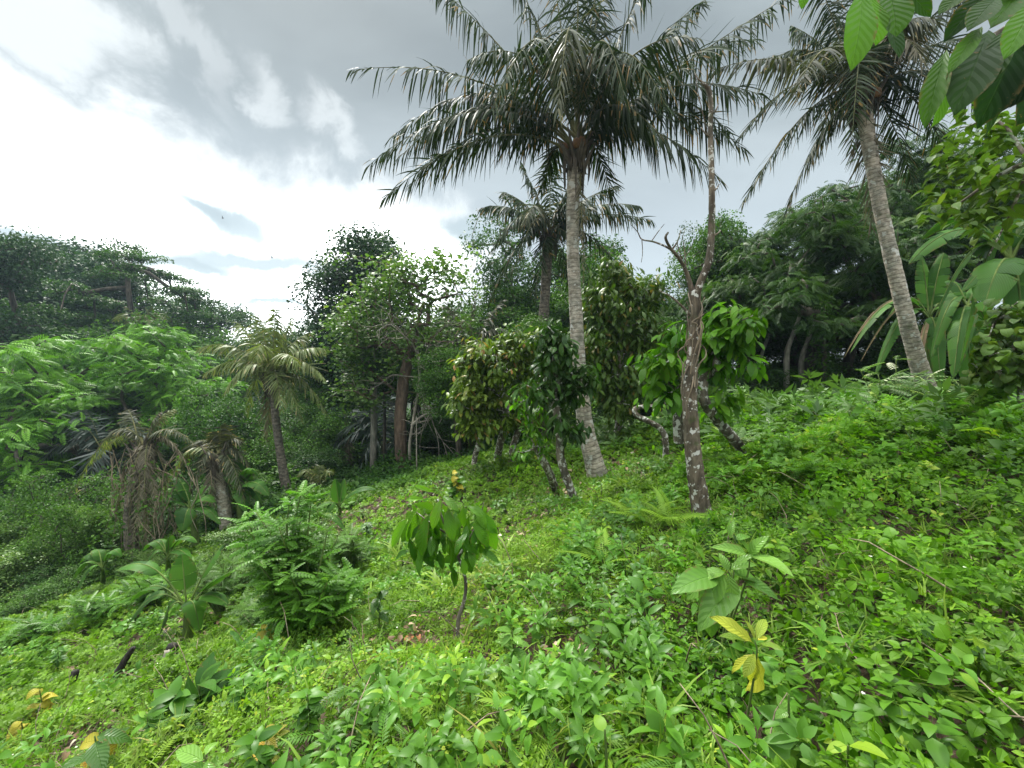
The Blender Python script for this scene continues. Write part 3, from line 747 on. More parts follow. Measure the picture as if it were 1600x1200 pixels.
def tuft(n=7, seed=0, w=.035, segs=4):
    rg = np.random.default_rng(seed); g = Geo()
    for i in range(n):
        T = leaf(segs, w, 'blade', .0, rg.uniform(.5, 1.7), cols=2); a = rg.uniform(0, 6.28)
        d = nrm(A(math.cos(a) * .55, math.sin(a) * .55, rg.uniform(.6, 1.4))); g.inst(T, np.array([[rg.normal() * .06, rg.normal() * .06, 0]]), frames(d[None], nrm(A(math.cos(a) * -.3, math.sin(a) * -.3, 1))[None]), np.array([rg.uniform(.6, 1.1)]), A(.5 + rg.normal() * .12))
    V, F, U, M_, R_ = g.arrays(); return (V, F, U, None, R_ - .5)
def scatter(name, label, m, templates, D0, r0, p, r1, r2, seed, size, grow, wfun, tilt=.3, hpow=.5, hmul=1.0, rvfun=None, hot=.01, half=63, cat=None):
    x, y, rg = sample(D0, r0, p, r1, r2, seed, half)
    keep = rg.random(len(x)) < wfun(x, y) * (1 - bare(x, y) * .85); x = x[keep]; y = y[keep]; n = len(x)
    ch = canopy(x, y); h = ch * rg.random(n) ** hpow * hmul; z = gz(x, y) + h
    r = np.hypot(x, y); s = size * rg.uniform(.65, 1.25, n) * (1 + grow * np.clip(r - 3, 0, 100) / 10)
    g = Geo(); k = rg.integers(0, len(templates), n)
    up = nrm(A(0, 0, 1) + rg.normal(size=(n, 3)) * tilt + A(-.1, -.2, 0)); a = rg.uniform(0, 6.283, n)
    d = nrm(np.stack([np.cos(a), np.sin(a), 0 * a], -1)); d = nrm(d - up * (d * up).sum(-1, keepdims=True)); X = np.cross(d, up)
    R = np.stack([X, d, up], -1)
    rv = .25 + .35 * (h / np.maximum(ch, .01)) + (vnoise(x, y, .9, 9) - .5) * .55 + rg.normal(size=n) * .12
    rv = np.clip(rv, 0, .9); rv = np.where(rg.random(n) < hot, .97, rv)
    for i, T in enumerate(templates):
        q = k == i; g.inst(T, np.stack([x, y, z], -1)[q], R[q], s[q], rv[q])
    o = g.build(name, m); o['kind'] = 'stuff'; o['label'] = label
    print(name, n, len(o.data.polygons)); return o

TR_n = [sprig(3, 2, 1, .36, 'heart', 6, .5, .22, .7, .15, s) for s in (1, 2)] + [sprig(3, 2, 1, .24, 'ovate', 5, .6, .22, .8, .2, s) for s in (3, 4)] + [sprig(1, 3, 1.1, .42, 'heart', 6, .1, .2, .6, .25, 5)]
TR_f = [sprig(3, 3, 1.05, .34, 'ovate', 3, .5, seed=s, simple=True, tw=.9) for s in (1, 2)]
TC_n = [sprig(2, 3, 1, .33, 'ovate', 4, .45, .2, .6, .15, s, tw=1.0) for s in (6, 7)] + [sprig(3, 2, 1.3, .20, 'lance', 4, .6, .2, .7, .3, 8), sprig(3, 2, 1.2, .26, 'ovate', 4, .6, .2, .6, .3, 48)]
TC_f = [sprig(2, 4, 1, .38, 'oval', 3, .4, seed=s, simple=True, tw=.8) for s in (9, 10)]
TG = [tuft(7, s) for s in (1, 2, 3)]; TG_f = [tuft(6, 5, .05, 3), tuft(6, 6, .05, 3)]
TG_w = [tuft(5, 11, .06, 3)]
one = lambda x, y: np.ones_like(x)
nr = lambda x, y: 1 - .82 * zone_r(x, y)
zr = lambda x, y: zone_r(x, y)
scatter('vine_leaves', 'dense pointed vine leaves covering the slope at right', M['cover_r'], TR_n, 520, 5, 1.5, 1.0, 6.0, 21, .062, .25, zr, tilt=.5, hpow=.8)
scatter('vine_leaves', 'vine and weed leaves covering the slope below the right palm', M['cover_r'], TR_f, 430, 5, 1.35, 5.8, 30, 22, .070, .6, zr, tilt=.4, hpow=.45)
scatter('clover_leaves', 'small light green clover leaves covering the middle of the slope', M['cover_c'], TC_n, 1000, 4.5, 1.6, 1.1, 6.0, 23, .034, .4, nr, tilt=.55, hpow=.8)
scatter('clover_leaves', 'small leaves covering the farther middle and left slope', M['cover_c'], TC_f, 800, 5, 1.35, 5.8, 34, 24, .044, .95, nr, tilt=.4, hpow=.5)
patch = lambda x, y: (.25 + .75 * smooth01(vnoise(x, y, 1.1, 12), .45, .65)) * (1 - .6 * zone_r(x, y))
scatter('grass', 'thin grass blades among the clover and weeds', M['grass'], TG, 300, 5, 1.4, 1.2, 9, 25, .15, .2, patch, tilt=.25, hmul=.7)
scatter('grass', 'thin grass on the farther slope', M['grass'], TG_f, 90, 5, 1.2, 8, 26, 26, .19, .3, patch, tilt=.25, hmul=.5)
med = lambda x, y: smooth01(vnoise(x, y, .8, 14), .50, .68) * (1 - .5 * zone_r(x, y))
TW = [sprig(4, 2, 1, .17, 'lance', 5, .8, .25, .7, .35, s) for s in (31, 32)] + [sprig(3, 3, 1, .27, 'ovate', 5, .8, .2, .7, .2, 33)]
scatter('weed_leaves', 'taller leafy weeds standing in clumps on the slope', M['shrubleaf'], TW, 95, 5, 1.3, 1.4, 12, 27, .115, .35, med, tilt=.3, hpow=.3, hmul=1.25)
pale = lambda x, y: zone_f(x, y) * (.4 + .6 * smooth01(vnoise(x, y, 1.0, 16), .4, .6))
TP = [SP_mid, sprig(2, 5, 1, .15, 'lance', 3, .3, seed=40, simple=True, tw=.6)]
scatter('pinnate_weeds', 'pale pinnate and star shaped weeds on the crest at right', M['cover_f'], TP, 75, 7, 1.2, 4.5, 26, 28, .24, .35, pale, tilt=.6, hpow=.3, hmul=1.3, hot=.05)
low = lambda x, y: (1 - zone_r(x, y)) * smooth01(vnoise(x, y, .9, 18), .42, .6) * smooth01(y, 3.2, 2.2)
scatter('mimosa_leaves', 'feathery compound leaves low in the bottom middle', M['shrubleaf'], [spray(12, .22, .028, .35, 1, arch=.2)], 60, 4, 1.5, 1.1, 4.5, 29, .20, 0, low, tilt=.35, hpow=.3)
SEDGE = [tuft(5, 21, .03, 4), tuft(4, 22, .02, 4)]
scatter('grass', 'single taller pale grass blades standing out of the cover', M['grass'], SEDGE, 16, 6, 1.4, 1.2, 12, 41, .30, .1, lambda x, y: .35 + .65 * smooth01(vnoise(x, y, .7, 30), .45, .65), tilt=.5, hmul=.6)
def twigs():
    g = Geo()
    for i in range(5):
        r = np.random.default_rng(60 + i); pts = [A(0, 0, 0)]; d_ = nrm(A(r.normal(), r.normal(), .5))
        for k_ in range(4): d_ = nrm(d_ + r.normal(size=3) * .35); pts.append(pts[-1] + d_ * .25)
        T_ = Geo(); V, F, U = tube_arr(np.array(pts), np.linspace(.012, .004, 5), 4); T_.add(V, F, U); Tt = T_.template()
        x, y, rg = sample(3.2, 6, 1.3, 1.3, 14, 90 + i); n = len(x); z = gz(x, y) + canopy(x, y) * rg.uniform(.1, .75, n)
        a = rg.uniform(0, 6.28, n); d = np.stack([np.cos(a), np.sin(a), 0 * a], -1); R = frames(d, nrm(UP + rg.normal(size=(n, 3)) * .3)); g.inst(Tt, np.stack([x, y, z], -1), R, rg.uniform(.15, .55, n), np.full(n, .5))
    o = g.build('dry_twigs', M['twig']); o['kind'] = 'stuff'; o['label'] = 'dry twigs and dead stems caught in the ground cover'
    g = Geo(); x, y, rg = sample(2.2, 5, 1.2, 1.3, 8, 99); n = len(x); z = gz(x, y) + canopy(x, y) + .01
    for k_ in range(5):
        a = k_ * 1.2566; d = np.tile(A(math.cos(a), math.sin(a), .3), (n, 1)); g.inst(RH2(.4), np.stack([x, y, z], -1), frames(nrm(d), np.tile(UP, (n, 1))), rg.uniform(.006, .012, n), np.full(n, .5))
    o = g.build('white_flowers', M['petal']); o['kind'] = 'stuff'; o['label'] = 'tiny white flowers dotted over the vines'
twigs()
# dry litter on the bare patches
def litter():
    rg = np.random.default_rng(77); g = Geo(); T = leaf(4, .25, 'ovate', .5, 1.2)
    for P, r, s in SOILP:
        n = int(420 * s * r) + 12; rr = r * (1 + .12 * P[1]) * 1.5
        x = P[0] + rg.normal(size=n) * rr; y = P[1] + rg.normal(size=n) * rr; z = gz(x, y) + .04 + rg.random(n) * .09
        R = frames(nrm(rdir(n, rg) * A(1, 1, .4)), nrm(UP + rg.normal(size=(n, 3)) * .6)); g.inst(T, np.stack([x, y, z], -1), R, rg.uniform(.035, .10, n) * (1 + P[1] * .05), rg.random(n))
    o = g.build('leaf_litter', M['litter']); o['kind'] = 'stuff'; o['label'] = 'dry brown and pale leaves lying on the bare soil patches'
litter()
def undergrowth():
    rg = np.random.default_rng(78); g = Geo(); n = 170000
    th = rg.uniform(-math.radians(64), math.radians(64), n); r = 13 + 42 * rg.random(n) ** 1.4; x = r * np.sin(th); y = r * np.cos(th)
    hh = .2 + 2.2 * vnoise(x, y, 2.3, 20) ** 1.6 * smooth01(r, 13, 22); edge = np.where(x < -2, y + .25 * x > 9.5, y > 14.5)
    hh = np.where(x > 2, .15 + .35 * (hh - .2), hh)
    k = edge; x, y, hh, r = x[k], y[k], hh[k], r[k]; n = len(x)
    z = gz(x, y) + hh * rg.random(n) ** .4
    R = frames(nrm(rdir(n, rg) * A(1, 1, .5)), nrm(UP + rg.normal(size=(n, 3)) * .5)); rv = np.clip(.35 + (vnoise(x, y, 2, 22) - .5) + rg.normal(size=n) * .15, 0, .9)
    g.inst(RH, np.stack([x, y, z], -1), R, rg.uniform(.5, 1.2, n) * (.09 + .006 * r), rv)
    o = g.build('undergrowth', M['far_mid']); o['kind'] = 'stuff'; o['label'] = 'dark green undergrowth covering the forest floor'
undergrowth()
# ------------------------------------------------------------------ coconut palms
def px_path(pts, d): return [at(a, b, d if len(c) == 0 else c[0]) for a, b, *c in pts]
# the big palm in the middle
D0 = 9.0
tp = [at(942, 770, D0), at(928, 722, D0), at(914, 660, D0), at(905, 575, D0), at(899, 470, D0), at(895, 380, D0), at(896, 300, D0), at(900, 250, D0)]
hub = at(901, 232, D0)
FR = [(548, 100, .3, .55, .35, dict(brk=.10, miss=.10)), (572, 262, -.2, 1.0, .3), (598, 312, -.5, .75, .35, dict(hang=.75)), (612, 215, .8, 1.15, .3), (640, 290, .9, .9, .4),
      (672, -30, .2, .35, .4, dict(miss=.12)), (730, 95, -1.4, .95, .45), (780, -90, .5, .3, .3), (850, -140, .8, .1, .3), (905, -150, -.6, .1, .35), (965, -130, .9, .1, .3), (1040, -90, -.3, .25, .35),
      (1235, -8, -.2, .15, .35), (1180, 62, 1.1, .6, .3), (1195, 150, .2, .75, .35), (1128, 285, -.4, .75, .35), (1140, 205, .9, 1.0, .3), (1050, 240, -1.2, .9, .3), (1090, 60, -1.5, .8, .4),
      (740, 190, 1.7, 1.1, .3), (1060, 120, 1.8, 1.0, .3), 
      (872, 170, -2.7, 1.9, .55, dict(mat='frond_grey', hang=2.4, miss=.12)), (975, 150, -2.3, 1.7, .5, dict(hang=2.4, miss=.12)), (1040, 165, -2.0, 1.5, .4), (770, 170, -2.3, 1.7, .4),
      (845, 300, .8, .5, .3, dict(ll=.6, hang=.9)), (960, 320, .6, .5, .3, dict(ll=.6, hang=.9)), (912, 440, -.42, .2, .5, dict(mat='frond_dead', ll=.25, hang=1.2, nl=40, rr=.02))]
FX0 = [(620, 250, .4, 1.1, .25), (1165, 235, .5, .95, .3), (940, -60, .9, .3, .3), (1100, 0, .7, .4, .3)]
palm('coconut_palm', 'tallest coconut palm in the middle, dark crown, trunk curving at its foot', 'palm tree', tp, [.27, .20, .165, .148, .135, .13, .14, .16], hub, FR + FX0, 'frond', M['palm_bark'], D0, ll=1.0, hang=1.4, w=.044, nl=78, group='coconut palms', seed=3, nuts=5, base=tp[0])
# the leaning palm at right
D1 = 9.6
tp = [at(1458, 640, D1), at(1445, 600, D1), at(1425, 532, D1), at(1402, 440, D1), at(1380, 345, D1), at(1362, 250, D1), at(1350, 175, D1)]
hub = at(1350, 150, D1)
FR = [(1108, 112, .2, .55, .4, dict(mat='frond_grey')), (1155, 215, -.2, .85, .45, dict(hang=.8)), (1160, 318, .1, .75, .35), (1226, 335, .8, .8, .4), (1236, 40, 1.0, .3, .35), (1268, -60, -.3, .1, .3), (1320, -110, .5, .1, .3), (1375, -110, -.5, .1, .3), (1440, -80, .3, .2, .3),
      (1520, -20, -.3, .3, .3), (1560, 60, .5, .5, .3), (1545, 170, -.2, .7, .3), (1490, 262, .2, .8, .3), (1430, 300, .8, .7, .3), (1362, 355, .2, .45, .55, dict(mat='frond_dead', hang=.9, rv0=.7)), (1270, 250, 1.2, .9, .35), (1330, 235, -1.5, 1.3, .4, dict(hang=.9)),
      (1240, 150, -1.6, 1.1, .5, dict(mat='frond_grey', hang=.9)), (1455, 120, -1.2, 1.0, .6, dict(mat='frond_dead', hang=.8)), (1390, 60, 1.2, .5, .4), (1300, 20, 1.4, .3, .3), (1460, 30, -1.0, .7, .5, dict(mat='frond_grey')), (1200, 95, 1.3, .6, .35)]
palm('coconut_palm', 'leaning coconut palm on the crest at right with a pale grey trunk', 'palm tree', tp, [.22, .18, .155, .145, .138, .135, .15], hub, FR, 'frond', M['palm_bark'], D1, ll=.85, hang=1.4, w=.044, nl=74, group='coconut palms', seed=5, nuts=4, base=tp[0])
# palm behind the middle one
D2 = 15.5
b2 = gp(846, D2)
tp = [b2, at(848, 620, D2), at(849, 520, D2), at(853, 440, D2), at(856, 385, D2)]
hub = at(857, 365, D2)
FR = [(752, 325, .2, .5, .35), (762, 478, .3, .9, .4, dict(hang=.9)), (785, 300, 1, .3, .4), (815, 255, .3, .1, .35), (860, 235, .5, .0, .35), (905, 262, -.4, .1, .35), (965, 290, .5, .3, .3), (1020, 345, .2, .45, .35), (1000, 322, -.6, .5, .35), (975, 425, .3, .6, .35), (930, 450, -.8, .8, .3),
      (800, 430, -1.2, 1.0, .4), (835, 470, -.8, .8, .4, dict(hang=.9)), (890, 460, .9, .9, .35), (770, 390, -.6, .9, .4), (930, 340, -1.4, .8, .35), (820, 350, -1.6, .9, .4, dict(mat='frond_grey'))]
palm('coconut_palm', 'dark coconut palm behind the tallest one, half hidden by its trunk', 'palm tree', tp, [.24, .21, .19, .175, .19], hub, FR, 'frond', M['palm_bark_dark'], D2, ll=.9, hang=1.3, w=.06, nl=60, group='coconut palms', seed=8, nuts=3)
# slender palm at left
D3 = 16.0
tp = [at(455, 800, D3), at(444, 745, D3), at(434, 680, D3), at(428, 625, D3), at(426, 600, D3)]
hub = at(425, 592, D3)
FR = [(310, 545, .2, .75, .55), (318, 585, -.3, .65, .6), (352, 612, -.7, .8, .6), (372, 505, .5, .2, .5), (402, 495, .4, .1, .45), (430, 485, -.3, .0, .45), (455, 497, .5, .1, .45), (482, 520, .8, .25, .45), (508, 545, .2, .45, .5), (505, 590, -.5, .75, .6), (512, 650, .3, .9, .4),
      (470, 655, -.9, .7, .5), (418, 690, .3, .5, .7, dict(mat='frond_dead')), (385, 645, .6, .8, .45), (440, 640, -1.3, .8, .6), (400, 560, -1.5, .8, .65), (465, 570, -1.4, .7, .6)]
palm('coconut_palm', 'slender coconut palm at left with pale drooping fronds', 'palm tree', tp, [.19, .16, .14, .13, .15], hub, FR, 'frond_pale', M['palm_bark_dark'], D3, ll=.75, hang=1.2, w=.06, nl=56, group='coconut palms', seed=9, nuts=2, base=tp[0])
# withered palm wrapped in vines, lower left
D4 = 12.0
tp = [at(212, 918, D4), at(206, 860, D4), at(205, 800, D4), at(212, 740, D4), at(222, 700, D4)]
hub = at(224, 700, D4)
FR = [(118, 765, -.2, .9, .6, dict(mat='frond_pale')), (150, 720, .5, .6, .5, dict(mat='frond_pale')), (200, 640, .3, .2, .5, dict(mat='frond_grey')), (250, 645, .2, .2, .5, dict(mat='frond_grey')), (300, 690, -.2, .5, .5, dict(mat='frond_grey')), (295, 730, .5, .5, .5), (270, 640, .6, .2, .5, dict(mat='frond_pale')),
      (195, 870, -.3, .35, .6), (230, 850, -.5, .3, .6), (255, 820, -.2, .4, .6), (180, 800, .2, .5, .5), (245, 790, -.6, .4, .7), (215, 830, -.7, .4, .6), (200, 780, -.6, .5, .6), (270, 780, .1, .5, .5), (205, 880, -.35, .25, .95, dict(ll=.35, rv0=.85)), (235, 870, .1, .3, .5), (160, 690, -.3, .5, .5, dict(mat='frond_grey')), (225, 780, -.8, .5, .5)]
palm('coconut_palm', 'withered palm at lower left with brown dead fronds hanging round its trunk', 'palm tree', tp, [.2, .17, .16, .16, .17], hub, [f if len(f) > 5 and 'mat' in f[5] else (f[:5] + (dict(mat='frond_dead', hang=1.1, **(f[5] if len(f) > 5 else {})),)) for f in [(a[0], a[1], a[2], a[3], a[4], {k: v for k, v in a[5].items() if k != 'rv0'}) if len(a) > 5 else a for a in FR]], 'frond_dead', M['palm_bark_dark'], D4, ll=.36, hang=.9, w=.03, nl=60, group='coconut palms', seed=12, base=tp[0])
root = thing('hanging_vines', at(212, 900, D4 - .4), 'tangle of dry vines and creeper leaves draped over the withered palm trunk', 'vines')
g = Geo(); rg = np.random.default_rng(44)
for i in range(90):
    x_ = rg.normal() * 34 + 225; y_ = rg.uniform(690, 800); l_ = rg.uniform(30, 120); z_ = D4 + rg.normal() * .35; pts = [at(x_, y_, z_)]
    for k_ in range(3): x_ += rg.normal() * 9; pts.append(at(x_, y_ + l_ * (k_ + 1) / 3, z_ + rg.normal() * .05))
    limb(g, pts, [.014, .012, .006], 4, k=3)
part(g, 'stem', M['vine'], root)
g = Geo(); tips = np.array([at(rg.normal() * 26 + x0, rg.uniform(y0, y1), D4 - .2 + rg.normal() * .3) for x0, y0, y1, n in ((205, 860, 925, 26), (170, 800, 900, 22), (250, 850, 915, 18), (235, 700, 800, 14)) for _ in range(n)])
puff_leaves(g, tips, RH2(.4), 26, .11, rg, (.2, .2, .16), .5, .9); part(g, 'leaves', M['far_mid'], root)
# short palm right of it
D5 = 13.0
tp = [at(356, 850, D5), at(351, 800, D5), at(345, 760, D5), at(340, 720, D5)]
hub = at(340, 712, D5)
FR = [(250, 780, -.3, .9, .5, dict(mat='frond_pale')), (285, 735, .3, .6, .5), (310, 690, .4, .2, .5), (345, 665, -.1, .1, .5), (375, 690, .2, .3, .5), (395, 740, .3, .5, .5), (330, 800, -.4, .4, .6, dict(mat='frond_dead')), (365, 810, .2, .4, .6, dict(mat='frond_dead')), (385, 790, -.3, .5, .5), (300, 770, -.5, .6, .5)]
palm('coconut_palm', 'short ragged palm between the withered palm and the slender one', 'palm tree', tp, [.19, .17, .16, .17], hub, FR, 'frond_grey', M['palm_bark'], D5, ll=.5, hang=.7, w=.05, nl=46, group='coconut palms', seed=14, base=tp[0])
# distant small palm on the hill
D6 = 36
tp = [gp(218, D6), at(220, 600, D6), at(222, 520, D6)]
FR = [(180, 500, 0, .8, .5), (190, 525, .5, 1, .6), (205, 482, 0, .3, .5), (235, 482, .3, .3, .5), (262, 500, 0, .8, .5), (258, 530, -.5, 1.1, .6), (220, 545, -1, 1, .6), (240, 520, -1.4, 1, .6), (200, 510, -1, .9, .6)]
palm('coconut_palm', 'tiny pale coconut palm on the far wooded hill below the umbrella tree', 'palm tree', tp, [.3, .26, .24], at(222, 510, D6), FR, 'frond_pale', M['palm_bark_dark'], D6, ll=1.0, hang=.6, w=.16, nl=26, group='coconut palms', seed=15, sheath=False)
# stemless dark palms of the wood
def dark_palm(label, px, py, d, tips, mf, seed, ll=.6, w=.06, nl=44):
    hub = at(px, py, d); b = gp(px, d)
    return palm('wild_palm', label, 'palm tree', [b, (b + hub) / 2, hub], [.2, .17, .15], hub, tips, mf, M['palm_bark_dark'], d, ll=ll, hang=.8, w=w, nl=nl, group='wild palms in the wood', seed=seed, sheath=False, rr=.025)
dark_palm('dark glossy palm in the shade under the bright green tree at left', 165, 720, 19, [(78, 690, 0, 1.3, .4), (95, 660, .4, 1.0, .4), (60, 730, .2, 1.1, .4), (235, 690, 0, 1.0, .4), (210, 650, .5, .7, .4), (130, 640, .6, .6, .4), (140, 760, -1, 1.0, .5), (230, 770, .2, 1.0, .4)], 'frond_blue', 31, ll=1.0, w=.09)
dark_palm('dark arching palm between the grey and the brown tree trunks', 600, 705, 21, [(508, 728, 0, 1.4, .4), (520, 700, .5, 1.5, .4), (555, 640, .5, .8, .4), (680, 730, .2, 1.2, .4), (660, 660, .7, .8, .4), (610, 625, .5, .3, .4), (560, 745, -.8, 1.0, .4), (640, 740, -.8, .9, .4)], 'frond_blue', 32, ll=.9, w=.09)
dark_palm('dark palm with arching fronds above a dry skirt, left of the grey trunk', 545, 675, 24, [(487, 668, 0, 1.1, .4), (500, 700, .3, 1.2, .4), (520, 640, .4, .6, .4), (575, 650, .4, .8, .4), (590, 690, 0, 1.0, .4), (535, 740, -.5, .3, .7, dict(mat='frond_dead', ll=.5)), (548, 748, -.4, .2, .7, dict(mat='frond_dead', ll=.5)), (525, 735, -.2, .3, .7, dict(mat='frond_dead', ll=.5))], 'frond_blue', 33, ll=.9, w=.10, nl=34)
dark_palm('feathery palm behind the sparse tree, left of the brown flushed cocoa tree', 735, 560, 20, [(670, 560, 0, .8, .4), (680, 520, .3, .6, .4), (700, 480, .5, .4, .4), (745, 455, 0, .2, .45), (785, 470, .4, .4, .5), (800, 520, 0, .8, .4), (700, 600, -.4, .8, .4), (770, 600, .3, .8, .4), (650, 600, .3, 1.0, .4)], 'frond_grey', 34, ll=.9, w=.08)
dark_palm('pale vine-hung palm on the thicket at the left edge', 175, 790, 15, [(95, 815, 0, .9, .5), (80, 850, .2, 1.0, .5), (110, 780, .3, .7, .5), (150, 745, .3, .4, .5), (60, 800, .4, .9, .5)], 'frond_grey', 35, ll=.6, w=.06)
dark_palm('small palm with dry lower fronds behind the bare soil patch', 497, 760, 17, [(462, 748, 0, .5, .5), (475, 735, .3, .3, .5), (500, 728, .2, .2, .5), (520, 738, 0, .3, .5), (490, 790, -.4, .2, .7, dict(mat='frond_dead')), (508, 790, -.4, .2, .7, dict(mat='frond_dead')), (470, 775, -.3, .4, .5)], 'frond_pale', 36, ll=.4, w=.05, nl=30)

# ------------------------------------------------------------------ the lichen-spotted dead-topped tree in front at right of middle
D = 5.0
root = thing('bare_tree', at(1100, 826, D), 'bare lichen-spotted tree wrapped in dry vines, standing in front at right of middle', 'tree')
g = Geo(); rg = np.random.default_rng(40)
limb(g, [at(1101, 835, D), at(1095, 790, D), at(1086, 735, D), at(1081, 680, D), at(1078, 620, D), at(1082, 560, D), at(1086, 500, D), at(1084, 455, D)], [.135, .108, .095, .088, .082, .064, .058, .052], 18, k=10, rough=.05, seed=2)
limb(g, [at(1083, 475, D), at(1094, 442, D), at(1108, 405, D), at(1112, 350, D), at(1112, 280, D), at(1110, 210, D), at(1111, 165, D), at(1107, 140, D), at(1096, 128, D)], [.046, .042, .042, .038, .032, .028, .026, .028, .015], 12, k=8, rough=.04, seed=3)
limb(g, [at(1085, 470, D), at(1074, 430, D), at(1062, 405, D - .1), at(1048, 388, D - .15), at(1040, 372, D - .2), at(1044, 363, D - .2)], [.04, .026, .02, .016, .016, .01], 8, k=6)
limb(g, [at(1060, 403, D - .1), at(1045, 388, D - .1), at(1022, 378, D), at(1003, 374, D + .1), at(996, 362, D + .1), at(985, 350, D + .1)], [.016, .012, .010, .008, .006, .003], 6, k=5)
limb(g, [at(1003, 375, D + .1), at(1004, 395, D + .1), at(1002, 410, D + .1)], [.006, .004, .003], 5)
limb(g, [at(1018, 377, D + .05), at(1030, 360, D), at(1038, 350, D)], [.006, .005, .003], 5)
limb(g, [at(1072, 428, D), at(1070, 395, D + .1), at(1066, 368, D + .1)], [.010, .007, .003], 5)
limb(g, [at(1070, 400, D + .1), at(1078, 390, D + .1), at(1086, 370, D + .1)], [.006, .005, .002], 5)
limb(g, [at(1110, 230, D), at(1092, 150, D), at(1085, 110, D)], [.006, .005, .003], 5)
limb(g, [at(1085, 500, D), at(1065, 478, D), at(1046, 462, D), at(1030, 455, D)], [.02, .014, .010, .006], 6)
for px_, py_, dx, dy in ((1112, 300, 12, -12), (1110, 215, -14, -16), (1111, 180, 12, -18), (1106, 140, 10, -22), (1098, 129, -12, -14), (1110, 370, 16, -10), (1080, 640, -10, -8), (1084, 700, 9, -6), (1066, 405, -8, -26), (1050, 390, 14, -30)):
    r_ = rg.uniform(.006, .016); limb(g, [at(px_, py_, D), at(px_ + dx * .6, py_ + dy * .4, D - .03), at(px_ + dx, py_ + dy, D + .02)], [r_, r_ * .7, r_ * .4], 5, k=3)
part(g, 'trunk', M['patch_bark'], root)
for i in range(16):
    g = Geo(); a0 = rg.uniform(0, 6.28); y0 = rg.uniform(560, 690); y1 = rg.uniform(440, 500); pts = []
    for t in np.linspace(0, 1, 9):
        y = y0 + (y1 - y0) * t; cx = np.interp(y, [440, 500, 560, 620, 700], [1086, 1086, 1082, 1078, 1081]); c = at(cx, y, D); rr = .072 + .018 * rg.normal() + (.05 if .3 < t < .6 and i % 3 == 0 else 0)
        a = a0 + t * rg.uniform(1, 3); pts.append(c + A(math.cos(a) * rr, math.sin(a) * rr, rg.normal() * .02))
    limb(g, pts, [.007, .009, .006, .008, .005], 5, k=3); part(g, 'vine', M['vine'], root)

# ------------------------------------------------------------------ cocoa trees
def cocoa(name, label, stems, blobs, lm, k=7, L=.24, T=None, seed=0, hot=.0, rv0=.45, bark='cocoa_bark', group=None, r_tip=.006, extra=None, cat='cocoa tree', hang=.8, spread=.07):
    rg = np.random.default_rng(seed); tips = []
    for (px, py, d, rx, ry, rz, n) in blobs: tips.append(shell_pts(at(px, py, d), (rx, ry, rz), n, rg, .35))
    tips = np.concatenate(tips); s0 = stems[0]
    root = thing(name, s0[0][0], label, cat, group)
    g = Geo(); sk = skeleton([s0[0][0] - UP * .08] + list(s0[0][1:]), tips, s0[1], r_tip, .1, .09, 3, .3, seed, rmin=s0[1] * .45); skel_mesh(g, sk, 9, rough=.05)
    for pts, r in stems[1:]: limb(g, pts, [r, r * .8, r * .6], 9, k=6, rough=.06, seed=seed)
    part(g, 'trunk', M[bark], root)
    g = Geo(); droop_leaves(g, tips, None, T or L_cocoa, k, L, rg, rv0, hang=hang, spread=spread, hot=hot); part(g, 'crown', lm, root)
    return root
d = 6.6   # bright young cocoa behind the bare tree
b = at(1172, 716, d + .6)
cocoa('cocoa_tree', 'cocoa tree with large bright green leaves and a slanting lichened trunk behind the bare tree', [([b, at(1150, 690, d + .5), at(1120, 655, d + .2), at(1100, 625, d), at(1098, 590, d)], .085), ([at(1062, 690, d + .5), at(1059, 655, d + .4), at(1060, 620, d + .3)], .10)],
      [(1125, 520, d, .42, .4, .35, 26), (1135, 565, d, .35, .35, .22, 14), (1150, 500, d - .2, .22, .3, .25, 10), (1035, 560, d, .28, .35, .22, 14), (1055, 530, d, .3, .3, .25, 10), (1040, 600, d + .2, .3, .3, .22, 10), (1120, 630, d + .3, .25, .3, .16, 7), (1135, 485, d, .25, .2, .12, 8)], M['cocoa_bright'], 11, .28, seed=51, group='cocoa trees')
d = 7.6   # dark glossy one in front of the palm
b1 = ray(903, 783); b2_ = ray(868, 762)
cocoa('cocoa_tree', 'dark glossy cocoa tree standing just in front of the tallest palm', [([b1, at(888, 755, b1[1]), at(876, 715, 7.7), at(874, 680, d), at(866, 620, d)], .075), ([b2_, at(856, 730, 8.4), at(842, 705, 8.2)], .07)],
      [(868, 560, d, .30, .3, .5, 24), (858, 525, d, .22, .3, .22, 12), (885, 600, d, .35, .3, .35, 22), (905, 590, d, .25, .3, .25, 10), (835, 605, d - .2, .28, .3, .15, 10), (880, 655, d, .35, .3, .22, 12)], M['cocoa_dark'], 12, .25, seed=52, group='cocoa trees')
cocoa('cocoa_tree', 'low light green cocoa shoots at the foot of the dark glossy cocoa tree', [([ray(868, 764), at(855, 735, 8.2), at(840, 705, 8.0), at(833, 690, 7.9)], .06)],
      [(828, 672, 7.7, .20, .25, .15, 9), (848, 690, 7.8, .2, .2, .15, 7), (815, 620, 7.7, .18, .2, .12, 6), (830, 640, 7.9, .3, .3, .10, 9), (815, 705, 7.9, .12, .2, .08, 4)], M['cocoa_bright'], 7, .19, seed=53, group='cocoa trees')
d = 11.5  # brown flushed
